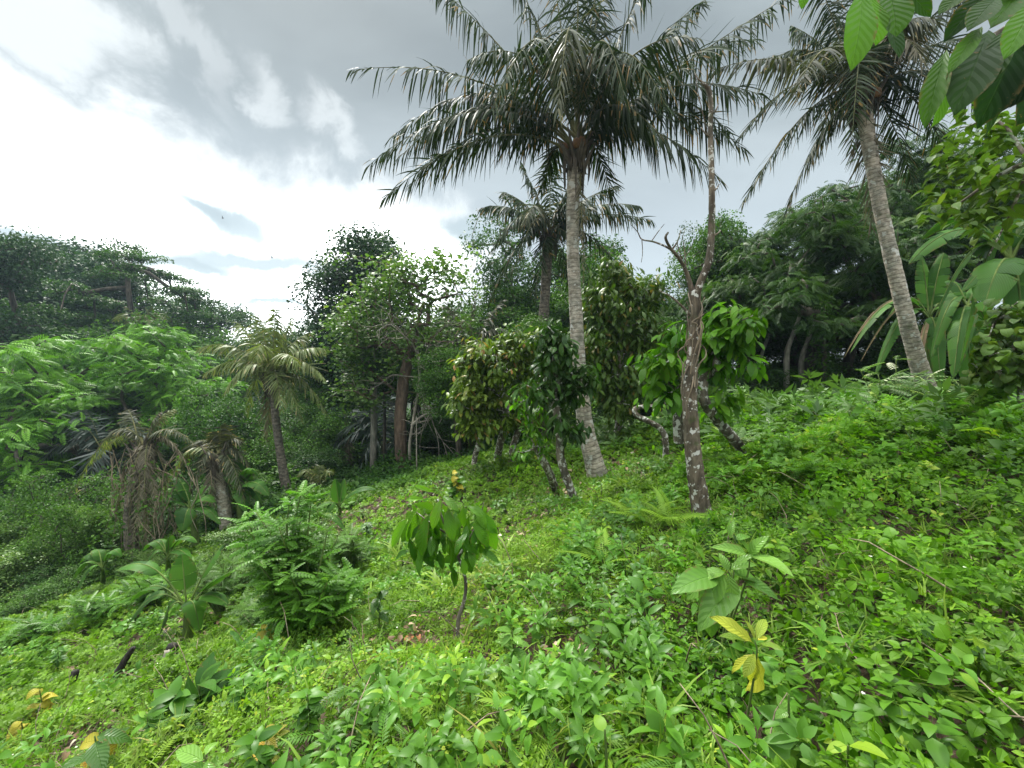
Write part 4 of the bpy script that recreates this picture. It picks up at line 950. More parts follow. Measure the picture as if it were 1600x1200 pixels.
cocoa('cocoa_tree', 'cocoa tree flushed with brown and pink young leaves', [([ray(775, 722), at(782, 690, 11.8), at(790, 660, 11.6), at(790, 620, d)], .11)],
      [(770, 580, d, 1.15, .9, .9, 95), (735, 625, d - .4, .55, .6, .5, 34), (820, 545, d, .7, .7, .55, 40), (745, 560, d, .5, .6, .4, 26), (790, 650, d, .9, .7, .35, 40), (750, 665, d - .4, .4, .4, .25, 16)], M['cocoa_brown'], 22, .25, T=L_cocoa_s, seed=54, hot=.05, group='cocoa trees', hang=.7, spread=.10)
cocoa('cocoa_tree', 'small cocoa tree with a forked white trunk under the brown flushed one', [([ray(740, 738), at(742, 715, 12.2), at(748, 695, 12), at(752, 670, 12)], .08)],
      [(745, 655, 11.9, .5, .5, .25, 20), (720, 640, 12.2, .4, .4, .3, 14)], M['cocoa_yellowgreen'], 8, .18, T=L_cocoa_s, seed=55, group='cocoa trees')
cocoa('cocoa_tree', 'cocoa tree with a pale leaning trunk between the flushed tree and the glossy one', [([ray(806, 728), at(800, 705, 12), at(808, 680, 12), at(815, 650, 12)], .09)],
      [(835, 610, 12.2, .7, .6, .5, 34), (850, 565, 12.4, .5, .5, .4, 20)], M['cocoa_olive'], 20, .25, T=L_cocoa_s, seed=56, group='cocoa trees')
d = 11.6  # olive tree right of the palm
cocoa('cocoa_tree', 'tall olive and brown leaved cocoa tree right of the tallest palm trunk', [([ray(963, 712), at(965, 680, d), at(968, 650, d), at(970, 600, d), at(968, 540, d)], .11)],
      [(965, 480, d + .2, .85, .8, .8, 80), (1000, 520, d, .7, .7, .6, 46), (935, 540, d, .6, .7, .6, 46), (965, 590, d, .8, .7, .5, 50), (1010, 455, d + .3, .55, .5, .4, 26), (960, 425, d + .3, .45, .5, .3, 20), (930, 470, d + .3, .4, .5, .4, 20), (970, 635, d - .4, .4, .4, .2, 14)], M['cocoa_olive'], 21, .26, T=L_cocoa_s, seed=57, hot=.05, rv0=.55, group='cocoa trees', hang=.9, spread=.15)
# twisted horizontal branches between them
root = thing('twisted_tree', ray(1040, 722), 'low twisted bare tree with a horizontal crooked branch left of the bare lichened tree', 'tree')
g = Geo(); dd = 8.6
limb(g, [ray(1040, 724) - UP * .1, at(1040, 690, dd), at(1032, 670, dd), at(1012, 658, dd), at(996, 650, dd), at(992, 640, dd), at(1003, 636, dd), at(1022, 634, dd), at(1045, 628, dd - .2), at(1058, 622, dd - .3)], [.065, .06, .055, .055, .055, .05, .045, .04, .035, .02], 9, k=7, rough=.07, seed=9)
part(g, 'trunk', M['cocoa_bark'], root)
g = Geo(); tips = np.array([at(1045, 628, dd - .2), at(1022, 634, dd), at(1000, 636, dd), at(1058, 622, dd - .3), at(1030, 700, dd)]); droop_leaves(g, tips, None, L_cocoa, 4, .18, np.random.default_rng(3), .5); part(g, 'crown', M['cocoa_bright'], root)

# sapling in front
d = 3.5
b = ray(716, 1002); rg = np.random.default_rng(60)
P = [b, at(716, 970, d), at(726, 935, d), at(727, 905, d), at(716, 870, d), at(700, 835, d), at(688, 800, d), at(684, 780, d)]
root = thing('cocoa_sapling', b, 'young cocoa sapling with a thin bent stem and large drooping leaves', 'sapling')
g = Geo(); limb(g, P, [.019, .016, .014, .013, .012, .010, .008, .005], 8, k=6, rough=.04)
limb(g, [at(716, 870, d), at(740, 830, d), at(752, 800, d), at(756, 785, d)], [.010, .008, .006, .004], 6); limb(g, [at(700, 835, d), at(670, 815, d), at(650, 800, d)], [.008, .006, .004], 6)
part(g, 'stem', M['cocoa_bark'], root)
LV = [((690, 778), (668, 835), .95, .75), ((655, 795), (612, 860), 1.0, .7), ((662, 790), (640, 858), 1.0, .8), ((650, 800), (622, 835), .9, .85), ((690, 775), (728, 800), .9, .5), ((745, 790), (762, 842), 1.0, .6), ((750, 795), (735, 868), .95, .45), ((755, 800), (760, 878), .9, .5), ((665, 780), (628, 782), .6, .9),
      ((700, 790), (692, 860), 1.0, .35), ((672, 800), (660, 885), 1.0, .3), ((685, 810), (678, 890), .95, .2), ((700, 820), (705, 895), .95, .25), ((655, 810), (638, 880), 1.0, .3), ((720, 820), (712, 890), 1.0, .3), ((735, 815), (765, 870), 1.0, .35), ((722, 870), (728, 905), 1.25, .55), ((712, 872), (690, 935), .7, .15),
      ((700, 880), (708, 940), .7, .2), ((720, 850), (760, 860), .8, .15), ((745, 855), (778, 885), .7, .3), ((690, 840), (650, 870), .95, .15), ((690, 785), (700, 812), .8, .6), ((640, 805), (606, 870), .7, .8), ((728, 790), (760, 812), .9, .5), ((680, 770), (640, 762), .55, .9)]
g = Geo(); S = []; E = []; W_ = []; RVs = []
for i, (a, c, w, rv) in enumerate(LV):
    S.append(at(a[0], a[1], d + rg.uniform(-.12, .12))); E.append(at(c[0], c[1], d + rg.uniform(-.22, .12))); W_.append(w); RVs.append(rv)
for i in range(100):
    c0 = at(rg.uniform(635, 758), rg.uniform(780, 862), d + rg.uniform(-.05, .25)); S.append(c0); E.append(c0 + A(rg.normal() * .10, rg.uniform(-.15, .2), -rg.uniform(.14, .25))); W_.append(.95); RVs.append(rg.uniform(.05, .6))
S = np.array(S); E = np.array(E); ln = np.linalg.norm(E - S, axis=1) * .82; T7 = leaf(10, .195, 'obov', .22, .75, wavy=.10, stalk=.04, cols=5)
R = frames(nrm(nrm(E - S) + UP * .25 + A(0, -.05, 0) + rg.normal(size=S.shape) * .16), nrm(np.stack([(E - S)[:, 0] * 2, np.full(len(S), -.7), np.full(len(S), .55)], -1) + rg.normal(size=S.shape) * .22))
g.inst(T7, S, R, np.stack([ln * np.array(W_), ln, ln], -1), np.clip(np.array(RVs), 0, .95)); part(g, 'leaves', M['cocoa_bright'], root)
# ------------------------------------------------------------------ compound-leaf shrubs
def shrub(name, label, base, stems, T, lm, L, per=9, seed=0, sr=.018, rv0=.5, hot=0.0, group=None, up=.3, cat='shrub'):
    """stems: list of point paths; compound leaves stand off along each stem"""
    rg = np.random.default_rng(seed); root = thing(name, base, label, cat, group); g = Geo(); gl = Geo()
    for sp in stems:
        P = limb(g, sp, [sr, sr * .7, sr * .3], 6, k=6); n = per; t = rg.uniform(.25, 1, n) ** .8; t[-2:] = 1
        pos = np.stack([np.interp(t, np.linspace(0, 1, len(P)), P[:, a]) for a in range(3)], -1)
        a = rg.uniform(0, 6.283, n); d = nrm(np.stack([np.cos(a), np.sin(a), rg.uniform(-.1, .7, n) * up / .3 * (.4 + t)], -1))
        gl.inst(T, pos, frames(d, nrm(UP + rg.normal(size=(n, 3)) * .25)), L * rg.uniform(.65, 1.15, n), np.where(rg.random(n) < hot, .99, np.clip(rv0 + (t - .6) * .6 + rg.normal(size=n) * .1, 0, .93)))
    part(g, 'stem', M['stem'], root); part(gl, 'leaves', lm, root); return root
rg = np.random.default_rng(70)
def fan(base, px, py, d, spread, n, seed, mid=.5):
    """n stems from base to points round (px, py)"""
    r = np.random.default_rng(seed); out = []
    for _ in range(n):
        tip = at(px + r.uniform(-1, 1) * spread[0], py + r.uniform(-1, 1) * spread[1], d + r.uniform(-1, 1) * spread[2])
        m = base + (tip - base) * mid + A(r.normal() * .05, r.normal() * .05, .10); out.append([base + r.normal(size=3) * .04 * A(1, 1, 0), m, tip])
    return out
b = ray(480, 1008)
st = fan(b, 465, 885, 4.7, (90, 60, .55), 26, 1) + fan(b, 430, 840, 4.8, (60, 40, .3), 18, 2) + fan(b, 500, 940, 4.5, (60, 30, .4), 14, 5) + [[b, at(455, 860, 4.8), at(470, 772, 4.8)], [b, at(450, 850, 4.7), at(452, 785, 4.7)], [b, at(440, 870, 4.7), at(400, 800, 4.7)], [b, at(440, 880, 4.6), at(385, 850, 4.6)], [b, at(480, 860, 4.8), at(486, 780, 4.9)]]
shrub('shrub', 'dense shrub of compound leaves with dark shade beneath, left of the cocoa sapling', b, st, spray(7, .26, .062, .45, quads=2), M['shrubleaf'], .22, 22, 71, rv0=.42)
b = gp(1400, 7.6); st = fan(b, 1400, 610, 7.6, (55, 22, .4), 20, 3) + [[b, at(1370, 630, 7.6), at(1345, 580, 7.6)], [b, at(1400, 620, 7.6), at(1400, 562, 7.6)], [b, at(1420, 630, 7.5), at(1450, 590, 7.5)], [b, at(1380, 620, 7.4), at(1372, 585, 7.5)]]
shrub('shrub', 'pinnate shrub with whitish young tips at the foot of the leaning palm', b, st, SP_near, M['silver'], .36, 9, 72, rv0=.45, hot=.16)
b = gp(1200, 7.0); shrub('shrub', 'pale leaved low shrub on the crest between the slanting trunk and the leaning palm', b, fan(b, 1220, 690, 7.0, (75, 14, .5), 26, 4), SP_mid, M['silver'], .30, 7, 73, rv0=.4, hot=.08)
b = gp(1540, 6.6); shrub('shrub', 'dark pinnate shrub at the right edge below the banana leaves', b, fan(b, 1540, 655, 6.6, (80, 18, .5), 26, 6), SP_mid, M['shrubleaf'], .34, 8, 74, rv0=.25)
b = gp(1285, 4.8); shrub('shrub', 'low bright pinnate shrub in the middle of the right slope', b, fan(b, 1285, 735, 4.8, (50, 14, .3), 14, 7), SP_mid, M['shrubleaf'], .28, 7, 75, rv0=.5)

for px_, d_, py_, sp_, sd_, lb_ in ((335, 7.6, 905, (34, 26), 21, 'dark compound leaved shrub just right of the young banana'), (150, 8.4, 955, (45, 24), 22, 'low dark compound leaved shrub left of the young banana'), (410, 6.2, 960, (34, 22), 23, 'small shrub between the young banana and the dense compound shrub'), (60, 8.0, 985, (50, 20), 24, 'low dark shrub near the left edge under the thicket'), (545, 7.2, 850, (26, 18), 25, 'small dark shrub above the dense compound shrub'), (225, 8.8, 915, (40, 20), 26, 'low shrub in front of the withered palm foot')):
    b = gp(px_, d_); shrub('shrub', lb_, b, fan(b, px_, py_, d_, (sp_[0], sp_[1], .4), 22, sd_), SP_mid, M['far_mid' if sd_ % 2 else 'shrubleaf'], .26, 11, sd_ + 300, rv0=.35)
# ------------------------------------------------------------------ banana plants
b = ray(292, 1006); d = b[1]
banana('banana_plant', 'young banana plant with broad pale leaves standing alone on the left slope', b, at(292, 955, d), [(184, 890, d - .1, .38, 1.0), (350, 850, d + .2, .12, .8), (284, 866, d + .1, .0, 1.0), (362, 892, d - .2, .10, .8), (202, 972, d - .3, .35, .85), (356, 945, d - .2, .22, .75), (250, 990, d - .2, .3, .8), (312, 985, d - .2, .3, .9), (205, 940, d + .5, .35, .7)], width=.36, stem_r=.07, tear=.35, ps=.40, seed=81, group='banana plants')
b = ray(370, 815); d = 13
banana('banana_plant', 'banana plant with upright leaves behind the short ragged palm', gp(372, d), at(372, 770, d), [(362, 705, d, .1, 1.1), (405, 745, d, .5, .9), (420, 775, d - .3, .4, .9), (385, 800, d - .4, .3, .9), (395, 760, d + .5, .5, .8), (345, 740, d + .3, .3, .8), (410, 790, d + .2, .4, .8)], width=.55, stem_r=.10, tear=.6, seed=82, group='banana plants')
d = 12
banana('banana_plant', 'banana plant left of the short ragged palm with leaves spreading flat', gp(300, d), at(300, 800, d), [(252, 800, d, .35, .8), (258, 770, d + .2, .4, .9), (285, 830, d - .5, .3, 1.1), (335, 785, d, .3, .9), (320, 760, d + .3, .2, .9), (345, 820, d - .2, .3, .8), (270, 745, d + .2, .3, .8)], width=.5, stem_r=.09, tear=.4, seed=83, group='banana plants')
d = 9.5
banana('banana_plant', 'small banana plant at the foot of the withered palm', ray(262, 905), at(262, 872, d), [(265, 838, d, .1, .9), (308, 848, d, .3, .8), (225, 860, d, .3, .8), (300, 880, d - .3, .25, .7), (225, 890, d - .3, .3, .7), (245, 845, d + .2, .2, .7)], width=.40, stem_r=.06, tear=.2, seed=84, group='banana plants')
banana('banana_plant', 'low dark banana plant left of the withered palm foot', ray(160, 915), at(160, 890, 9.8), [(115, 905, 9.6, .3, .8), (125, 880, 9.9, .3, .8), (190, 870, 9.8, .3, .8), (150, 860, 10, .2, .8), (120, 925, 9.4, .3, .7)], width=.34, stem_r=.05, tear=.2, seed=85, group='banana plants')
d = 11.5
banana('banana_plant', 'young banana with two upright bright leaves beside the bare soil patch', ray(530, 800), at(530, 792, d), [(524, 748, d, .02, 1.15), (538, 748, d + .1, .02, .8), (588, 765, d, .25, .9), (490, 800, d - .3, .2, .7), (505, 820, d - .4, .3, .7)], width=.34, stem_r=.05, tear=.05, seed=86, group='banana plants')
banana('banana_plant', 'lowest banana leaves lying pale on the ground below the upright banana', ray(500, 815), at(500, 806, 10.5), [(455, 835, 10.3, .2, .8), (470, 800, 10.6, .2, .7), (540, 830, 10.2, .2, .7)], width=.34, stem_r=.04, tear=.1, seed=87, group='banana plants')
banana('banana_plant', 'small pale banana in the far shade between the slender palm and the dry skirted palm', gp(452, 18), at(460, 760, 18), [(440, 735, 18, .3, .9), (480, 725, 18, .1, .9), (495, 755, 18, .4, .8), (430, 765, 18, .4, .9), (470, 790, 17.6, .4, .8)], width=.6, stem_r=.08, tear=.4, seed=88, group='banana plants')
# right side
d = 6.6
b = ray(1575, 655)
banana('banana_plant', 'large banana plant at the right edge with broad dark hanging leaves', b, at(1580, 410, d), [(1420, 413, d + .3, .55, 1.15, 'banana', .5), (1505, 455, d - .1, .15, .8, 'banana', .2), (1536, 487, d - .4, .30, 1.5, 'banana', .1), (1568, 345, d + .1, .2, .9, 'banana', 1.1), (1640, 330, d, .3, 1.2), (1660, 440, d - .4, .6, 1.2), (1440, 375, d + 1.0, .55, .9), (1500, 570, d + .6, 1.0, 1.5, 'banana', .3), (1600, 560, d - .3, .4, 1.0), (1460, 500, d + .6, .7, .8)], width=.36, stem_r=.13, tear=.6, seed=90, group='banana plants', mats=('banana', 'stem'))
d = 10.8
banana('banana_plant', 'banana plant behind the leaning palm trunk with torn and dead leaves', gp(1452, d), at(1452, 500, d), [(1328, 552, d, .9, .8), (1345, 565, d - .2, .8, .35, 'banana_dead'), (1368, 585, d - .3, .8, .9), (1318, 560, d + .5, 1.0, .3, 'banana_dead'), (1440, 400, d + .3, .1, 1.0), (1475, 395, d, .2, 1.0), (1500, 540, d - .5, .6, 1.0), (1470, 610, d - .6, .6, .9), (1430, 615, d - .5, .5, .3, 'banana_dead'), (1385, 500, d + .5, .6, .9), (1520, 470, d + .4, .5, .9)], width=.44, stem_r=.14, tear=.8, seed=91, group='banana plants')
d = 8.6
banana('banana_plant', 'broad hanging banana leaves left of the bulging leaved shrub', gp(1520, d), at(1510, 480, d), [(1515, 612, d - .3, .3, 1.4), (1455, 560, d, .6, .9), (1490, 590, d - .5, .4, 1.1), (1560, 580, d, .5, 1.0), (1480, 440, d + .4, .2, .9), (1550, 440, d + .3, .2, .9)], width=.38, stem_r=.12, tear=.7, seed=92, group='banana plants')

# ------------------------------------------------------------------ overhanging cocoa boughs at the top right (the tree stands just right of the view)
rg = np.random.default_rng(95)
tb = G3(4.3, 2.2)
root = thing('cocoa_tree', tb, 'nearest cocoa tree, boughs of large hanging leaves reaching in at the upper right', 'cocoa tree', 'cocoa trees')
g = Geo()
cr = at(1700, 60, 2.2); k0 = tb + A(0, 0, 1.6)
limb(g, [tb - UP * .1, tb + A(-.1, 0, .9), k0], [.10, .085, .07], 10, rough=.05)
limb(g, [k0, at(1720, 100, 2.3), at(1640, 20, 2.0), at(1545, 60, 1.9), at(1505, 75, 1.85)], [.05, .03, .02, .012, .006], 8)
limb(g, [at(1640, 20, 2.0), at(1500, -60, 1.8), at(1400, -60, 1.6), at(1350, -15, 1.55)], [.02, .014, .008, .005], 7)
limb(g, [k0, at(1690, 260, 2.6), at(1610, 255, 3.0), at(1560, 275, 3.2), at(1510, 310, 3.3), at(1480, 330, 3.4)], [.05, .03, .02, .014, .009, .005], 8)
limb(g, [at(1610, 255, 3.0), at(1560, 190, 3.2), at(1500, 200, 3.4)], [.014, .009, .005], 6); limb(g, [at(1610, 255, 3.0), at(1580, 330, 3.2), at(1545, 400, 3.3)], [.014, .009, .005], 6)
part(g, 'trunk', M['cocoa_bark'], root)
T8 = leaf(10, .22, 'obov', .16, .4, wavy=.08, stalk=.03, cols=5)
def aimed(g, L, T=T8):
    S = np.array([l[0] for l in L]); E = np.array([l[1] for l in L]); ln = np.linalg.norm(E - S, axis=1) * 1.06; w = np.array([l[2] for l in L])
    n = np.array([l[4] if len(l) > 4 else (0, -1, .2) for l in L], float)
    g.inst(T, S, frames(nrm(nrm(E - S) + nrm(n) * .2), nrm(n)), np.stack([ln * w, ln, ln], -1), np.array([l[3] for l in L]))
g = Geo(); q = lambda x, y, d_: at(x, y, d_)
aimed(g, [(q(1345, -18, 1.55), q(1329, 102, 1.5), .8, .75), (q(1358, -10, 1.58), q(1366, 66, 1.55), 1.25, .9, (.2, -1, .3)), (q(1385, -20, 1.6), q(1398, 52, 1.55), 1.3, .45, (-.2, -1, .2)), (q(1370, 15, 1.7), q(1402, 85, 1.65), 1.1, .15, (.3, -1, .1)), (q(1400, -25, 1.6), q(1452, 22, 1.6), 1.0, .2, (.2, -1, -.4)), (q(1258, -30, 1.6), q(1252, 12, 1.6), 1.0, .7)])
aimed(g, [(q(1560, -5, 1.8), q(1514, 45, 1.75), .9, .3, (-.3, -1, .6)), (q(1535, 40, 1.8), q(1486, 108, 1.75), .55, .6, (-.6, -1, .2)), (q(1545, 45, 1.9), q(1495, 168, 1.8), .8, .2, (-.5, -1, .2)), (q(1480, 75, 1.9), q(1447, 190, 1.85), .55, .55, (-.8, -.8, .1)), (q(1478, 105, 1.95), q(1456, 192, 1.9), .75, .8, (.5, -1, 0)), (q(1575, 40, 1.85), q(1540, 135, 1.8), .7, .25, (-.7, -.8, .2)), (q(1620, 0, 1.6), q(1572, 85, 1.55), .75, .8, (-.5, -1, .3)),
          (q(1600, 30, 1.9), q(1530, 190, 1.95), .9, .08, (-.2, -1, .1)), (q(1640, 40, 1.9), q(1580, 160, 1.95), 1.0, .06, (.2, -1, .1)), (q(1600, 60, 2.0), q(1560, 170, 2.0), 1.0, .05), (q(1560, -30, 1.9), q(1480, 60, 1.95), .8, .15, (-.4, -1, .5)), (q(1640, 10, 1.9), q(1600, 110, 1.9), .9, .12), (q(1530, 60, 2.0), q(1540, 200, 2.0), .7, .15, (.3, -1, 0)), (q(1600, -20, 2.0), q(1550, 40, 1.9), .9, .5, (0, -1, .8)), (q(1650, 90, 2.0), q(1590, 190, 2.0), 1.0, .1), (q(1520, -20, 1.9), q(1470, 20, 1.9), 1.0, .4, (0, -1, 1))])
for (x0, y0, x1, y1) in ((1580, 180, 1540, 215),): pass
part(g, 'leaves', M['cocoa_over'], root)
g = Geo(); tips = []
for (px, py, d_, sx, sy, n) in ((1530, 195, 3.3, 45, 30, 13), (1565, 240, 3.1, 45, 30, 14), (1500, 250, 3.4, 40, 25, 12), (1575, 300, 3.1, 45, 30, 13), (1505, 315, 3.4, 45, 18, 14), (1545, 350, 3.3, 55, 16, 11), (1470, 300, 3.5, 16, 22, 5), (1590, 190, 3.2, 30, 30, 7)):
    for _ in range(n): tips.append(at(px + rg.uniform(-1, 1) * sx, py + rg.uniform(-1, 1) * sy, d_ + rg.uniform(-.3, .4)))
tips = np.array(tips); droop_leaves(g, tips, None, leaf(6, .24, 'ovate', .2, .6, wavy=.15, stalk=.08), 7, .115, rg, .5, hang=.5, spread=.05); part(g, 'crown', M['cocoa_yellowgreen'], root)
# rounded, bulging shrub under it
b = ray(1580, 640); d = 5.2
tips = np.concatenate([shell_pts(at(1580, 520, d), (.28, .3, .28), 30, rg, .6), shell_pts(at(1565, 570, d), (.30, .3, .22), 26, rg, .6), shell_pts(at(1600, 480, d), (.2, .3, .15), 14, rg, .6), shell_pts(at(1540, 545, d - .1), (.12, .2, .12), 8, rg, .6)])
tree('broadleaf_shrub', 'shrub with curled rounded light green leaves at the right edge under the banana', 'shrub', gp(1600, d), [gp(1600, d) + UP * .3, at(1600, 600, d)], tips, lambda g, t, r: droop_leaves(g, t, None, leaf(6, .42, 'oval', .35, 1.3, stalk=.05), 6, .13, r, .5, hang=.5, spread=.05), M['cocoa_yellowgreen'], M['cocoa_bark'], .05, 96, r_tip=.006, step=.2)

# ------------------------------------------------------------------ broad-leaved and yellowed young plants in front
T9 = leaf(9, .24, 'ovate', .22, .75, wavy=.05, stalk=.05, cols=5)
d = float(ray(1150, 915, .42)[1]); b = G3((1140 - 800) / FPX * d, d + .05)
L = [((1135, 893), (1085, 908), .95, .6), ((1132, 895), (1070, 940), .9, .5), ((1135, 895), (1092, 960), 1.0, .7), ((1140, 897), (1142, 948), 1.1, .8), ((1138, 893), (1125, 862), 1.0, .7), ((1140, 890), (1185, 880), .8, .6), ((1145, 898), (1200, 912), 1.0, .35), ((1172, 870), (1240, 892), 1.0, .9), ((1170, 868), (1195, 838), .9, .7), ((1168, 866), (1118, 856), .7, .7), ((1172, 870), (1165, 842), .7, .6), ((1100, 880), (1098, 858), 1.0, .6), ((1150, 905), (1100, 985), .9, .4), ((1120, 900), (1060, 925), .9, .3), ((1148, 885), (1180, 862), .8, .5), ((1160, 905), (1215, 935), .8, .2), ((1110, 920), (1110, 1000), 1.0, .3), ((1140, 840), (1146, 812), .8, .5), ((1150, 845), (1175, 835), .8, .2)]
rosette_plant('leafy_plant', 'large plant with broad veined leaves near the foot of the bare lichened tree', 'plant', b, [([b, at(1150, 930, d), at(1138, 893, d)],), ([b, at(1165, 910, d), at(1172, 868, d)],), ([b, at(1150, 870, d + .2), at(1145, 838, d + .2)],)], [(at(a[0], a[1], d + rg.normal() * .03), at(c[0], c[1], d + rg.normal() * .08 - .05), w, rv) for a, c, w, rv in L], T9, M['broad'], seed=97)
d = float(ray(1180, 1035, .36)[1]); b = G3((1180 - 800) / FPX * d, d + .03)
L = [((1178, 1006), (1120, 964), .75, .5), ((1176, 1004), (1122, 990), .75, .1), ((1182, 1002), (1198, 962), .8, .25), ((1184, 1006), (1222, 1012), .8, .1), ((1183, 1020), (1196, 1088), 1.0, .75), ((1180, 1022), (1165, 1060), .9, .3), ((1180, 1025), (1178, 1078), .9, .6), ((1178, 1022), (1138, 1052), .6, .6), ((1184, 1000), (1200, 995), 1.2, .9), ((1180, 1000), (1170, 968), .7, .3)]
rosette_plant('cocoa_seedling', 'seedling with yellow and green leaves below the broad veined plant', 'seedling', b, [([b, at(1182, 1030, d), at(1179, 1000, d)],)], [(at(a[0], a[1], d), at(c[0], c[1], d + rg.normal() * .05), w, rv) for a, c, w, rv in L], leaf(9, .22, 'obov', .2, .7, wavy=.2, cols=5),
              leaf_mat('half_yellow_leaf', (.10, .20, .02), (.50, .48, .05), (.6, .45, .06), rough=.42, trans=.3, vein=9), sr=.006, seed=98)
def rand_plant(name, label, px, py, d, rpx, n, Ln, T, lm, seed, w=1.0, rv0=.5, cat='plant', height=None, group=None, el=(-.5, .7)):
    r = np.random.default_rng(seed); b = ray(px, height); dn = d if d > 5 else min(d, float(ray(px, py + rpx * .3, .30)[1])); Ln *= dn / d; d = dn; top = at(px, py, d); b = G3(top[0], top[1] + .02) if d <= 5 else b; Ls = []
    st = [([b, (b + top) / 2 + A(.01, 0, .02), top],)]
    for i in range(n):
        f = r.uniform(.35, 1); s = b + (top - b) * f; a = r.uniform(0, 6.28); e = r.uniform(*el)
        Ls.append((s, s + nrm(A(math.cos(a), math.sin(a), e)) * Ln * r.uniform(.7, 1.15), w, float(np.clip(rv0 + r.normal() * .2, 0, .95))))
    return rosette_plant(name, label, cat, b, st, Ls, T, lm, seed=seed, group=group)
T10 = leaf(7, .2, 'lance', .2, .8, stalk=.05); T11 = leaf(7, .225, 'ovate', .2, .8, stalk=.05); T12 = leaf(7, .40, 'oval', .5, 1.6, stalk=.03)
rand_plant('leafy_plant', 'dark broad leaved plant in front of the young banana at lower left', 275, 1085, 3.6, 60, 44, .22, T11, M['shrubleaf'], 101, rv0=.4, height=1135)
rand_plant('leafy_plant', 'upright plant with long grey green leaves right of the dark broad leaved plant', 310, 1070, 3.7, 50, 18, .32, T10, M['banana'], 102, rv0=.4, height=1130, el=(.2, 1.6))
rand_plant('yellowed_seedling', 'curled yellow leaved seedling nearer the middle of the left edge', 62, 1078, 4.6, 24, 16, .14, T12, M['yellow_leaf'], 103, rv0=.25, cat='seedling', height=1118, group=None)
rand_plant('yellowed_seedling', 'small curled yellow seedling lowest at the left edge', 32, 1122, 4.2, 16, 11, .11, T12, M['yellow_leaf'], 104, rv0=.25, cat='seedling', height=1150)
rand_plant('yellowed_seedling', 'bright yellow broad leaves at the bottom left corner behind dark leaves', 155, 1145, 2.9, 26, 11, .14, T12, M['yellow_leaf'], 105, rv0=.6, cat='seedling', height=1185)
rand_plant('leafy_plant', 'dark cocoa like leaves hanging in front of the yellow leaves at bottom left', 148, 1150, 2.6, 60, 9, .22, T11, M['cocoa_dark'], 106, rv0=.7, height=1196)
rand_plant('leafy_plant', 'pale narrow leaved plant at the bottom edge right of the yellow leaves', 320, 1180, 2.5, 40, 12, .20, T10, M['broad'], 107, rv0=.8, height=1199)
rand_plant('leafy_plant', 'plant with one reddish yellow leaf among green weeds at lower left', 415, 1130, 2.8, 40, 10, .15, T11, leaf_mat('reddening_leaf', (.08, .16, .02), (.45, .30, .04), (.5, .12, .03), vein=8), 108, rv0=.35, height=1150)
rand_plant('leafy_plant', 'glossy dark seedling between the compound shrub and the cocoa sapling', 590, 925, 4.0, 26, 14, .17, T11, M['cocoa_dark'], 109, rv0=.7, height=955)
rand_plant('leafy_plant', 'light green weed with whorled leaves right of the cocoa sapling stem', 800, 985, 3.1, 30, 22, .13, T10, M['broad'], 110, rv0=.6, height=1010)
rand_plant('leafy_plant', 'rounded single leaf weed low in the middle foreground', 945, 1140, 2.05, 18, 4, .10, T11, M['cover_c'], 111, rv0=.8, height=1165, w=1.3)
rand_plant('leafy_plant', 'two lobed heart leaved vine seedling under the yellow seedling', 1232, 1085, 2.2, 20, 7, .12, T11, M['broad'], 112, rv0=.6, height=1110, w=1.3)
rand_plant('leafy_plant', 'broad palmate vine leaves at the bottom right', 1325, 1165, 1.9, 20, 9, .14, T11, M['cover_r'], 113, rv0=.8, height=1190, w=1.1)
rand_plant('leafy_plant', 'tall pointed weed standing over the vines near the right edge', 1530, 1020, 2.3, 30, 14, .15, T11, M['cover_r'], 114, rv0=.75, height=1060)
b = ray(712, 792)
rand_plant('flowering_shrub', 'small shrub topped with a yellow flush beyond the cocoa sapling', 712, 748, 10.2, 20, 40, .26, T10, M['shrubleaf'], 115, rv0=.4, height=790, cat='shrub')
rand_plant('yellow_tip', 'cluster of pale yellow new leaves topping the small shrub', 714, 738, 10.1, 8, 12, .18, T12, M['yellow_leaf'], 116, rv0=.7, cat='seedling', height=785)
for px_, py_, d_, lb_ in ((380, 1060, 4.0, 'leafy weed between the young banana and the compound shrub, lower one'), (230, 1120, 3.6, 'spreading green weed left of the dark broad leaved plant'), (480, 1085, 3.2, 'bright narrow leaved weed below the compound shrub'), (400, 1150, 2.6, 'dark leaved weed near the bottom edge under the reddish leaf'), (90, 1010, 6.5, 'leafy weed alone on the open left slope')):
    rand_plant('leafy_plant', lb_, px_, py_, d_, 40, 34, .13, T10 if px_ % 20 else T11, M['shrubleaf'], px_, rv0=.55, height=py_ + 40)
rand_plant('leafy_plant', 'dark small shrub beside the bare soil patch', 572, 820, 9.0, 16, 40, .15, T11, M['cover_f'], 117, rv0=.2, height=838)
rand_plant('leafy_plant', 'light yellow green seedling on the bare soil patch', 568, 795, 10.5, 16, 16, .15, T11, M['cocoa_yellowgreen'], 118, rv0=.6, height=812)
rand_plant('yellowed_seedling', 'yellow leaved seedling under the compound shrub', 418, 975, 4.6, 14, 8, .13, T12, M['yellow_leaf'], 119, rv0=.5, cat='seedling', height=992)
rand_plant('leafy_plant', 'small yellow green seedling right of the young banana', 312, 1012, 5.6, 14, 12, .16, T11, M['cocoa_yellowgreen'], 120, rv0=.8, height=1035)
rg = np.random.default_rng(130)
for i, (px, py) in enumerate(((350, 1140), (235, 1120), (460, 1090), (250, 1165), (380, 1045), (130, 1000), (200, 1040), (500, 1060), (60, 1000), (340, 1090))):
    pass
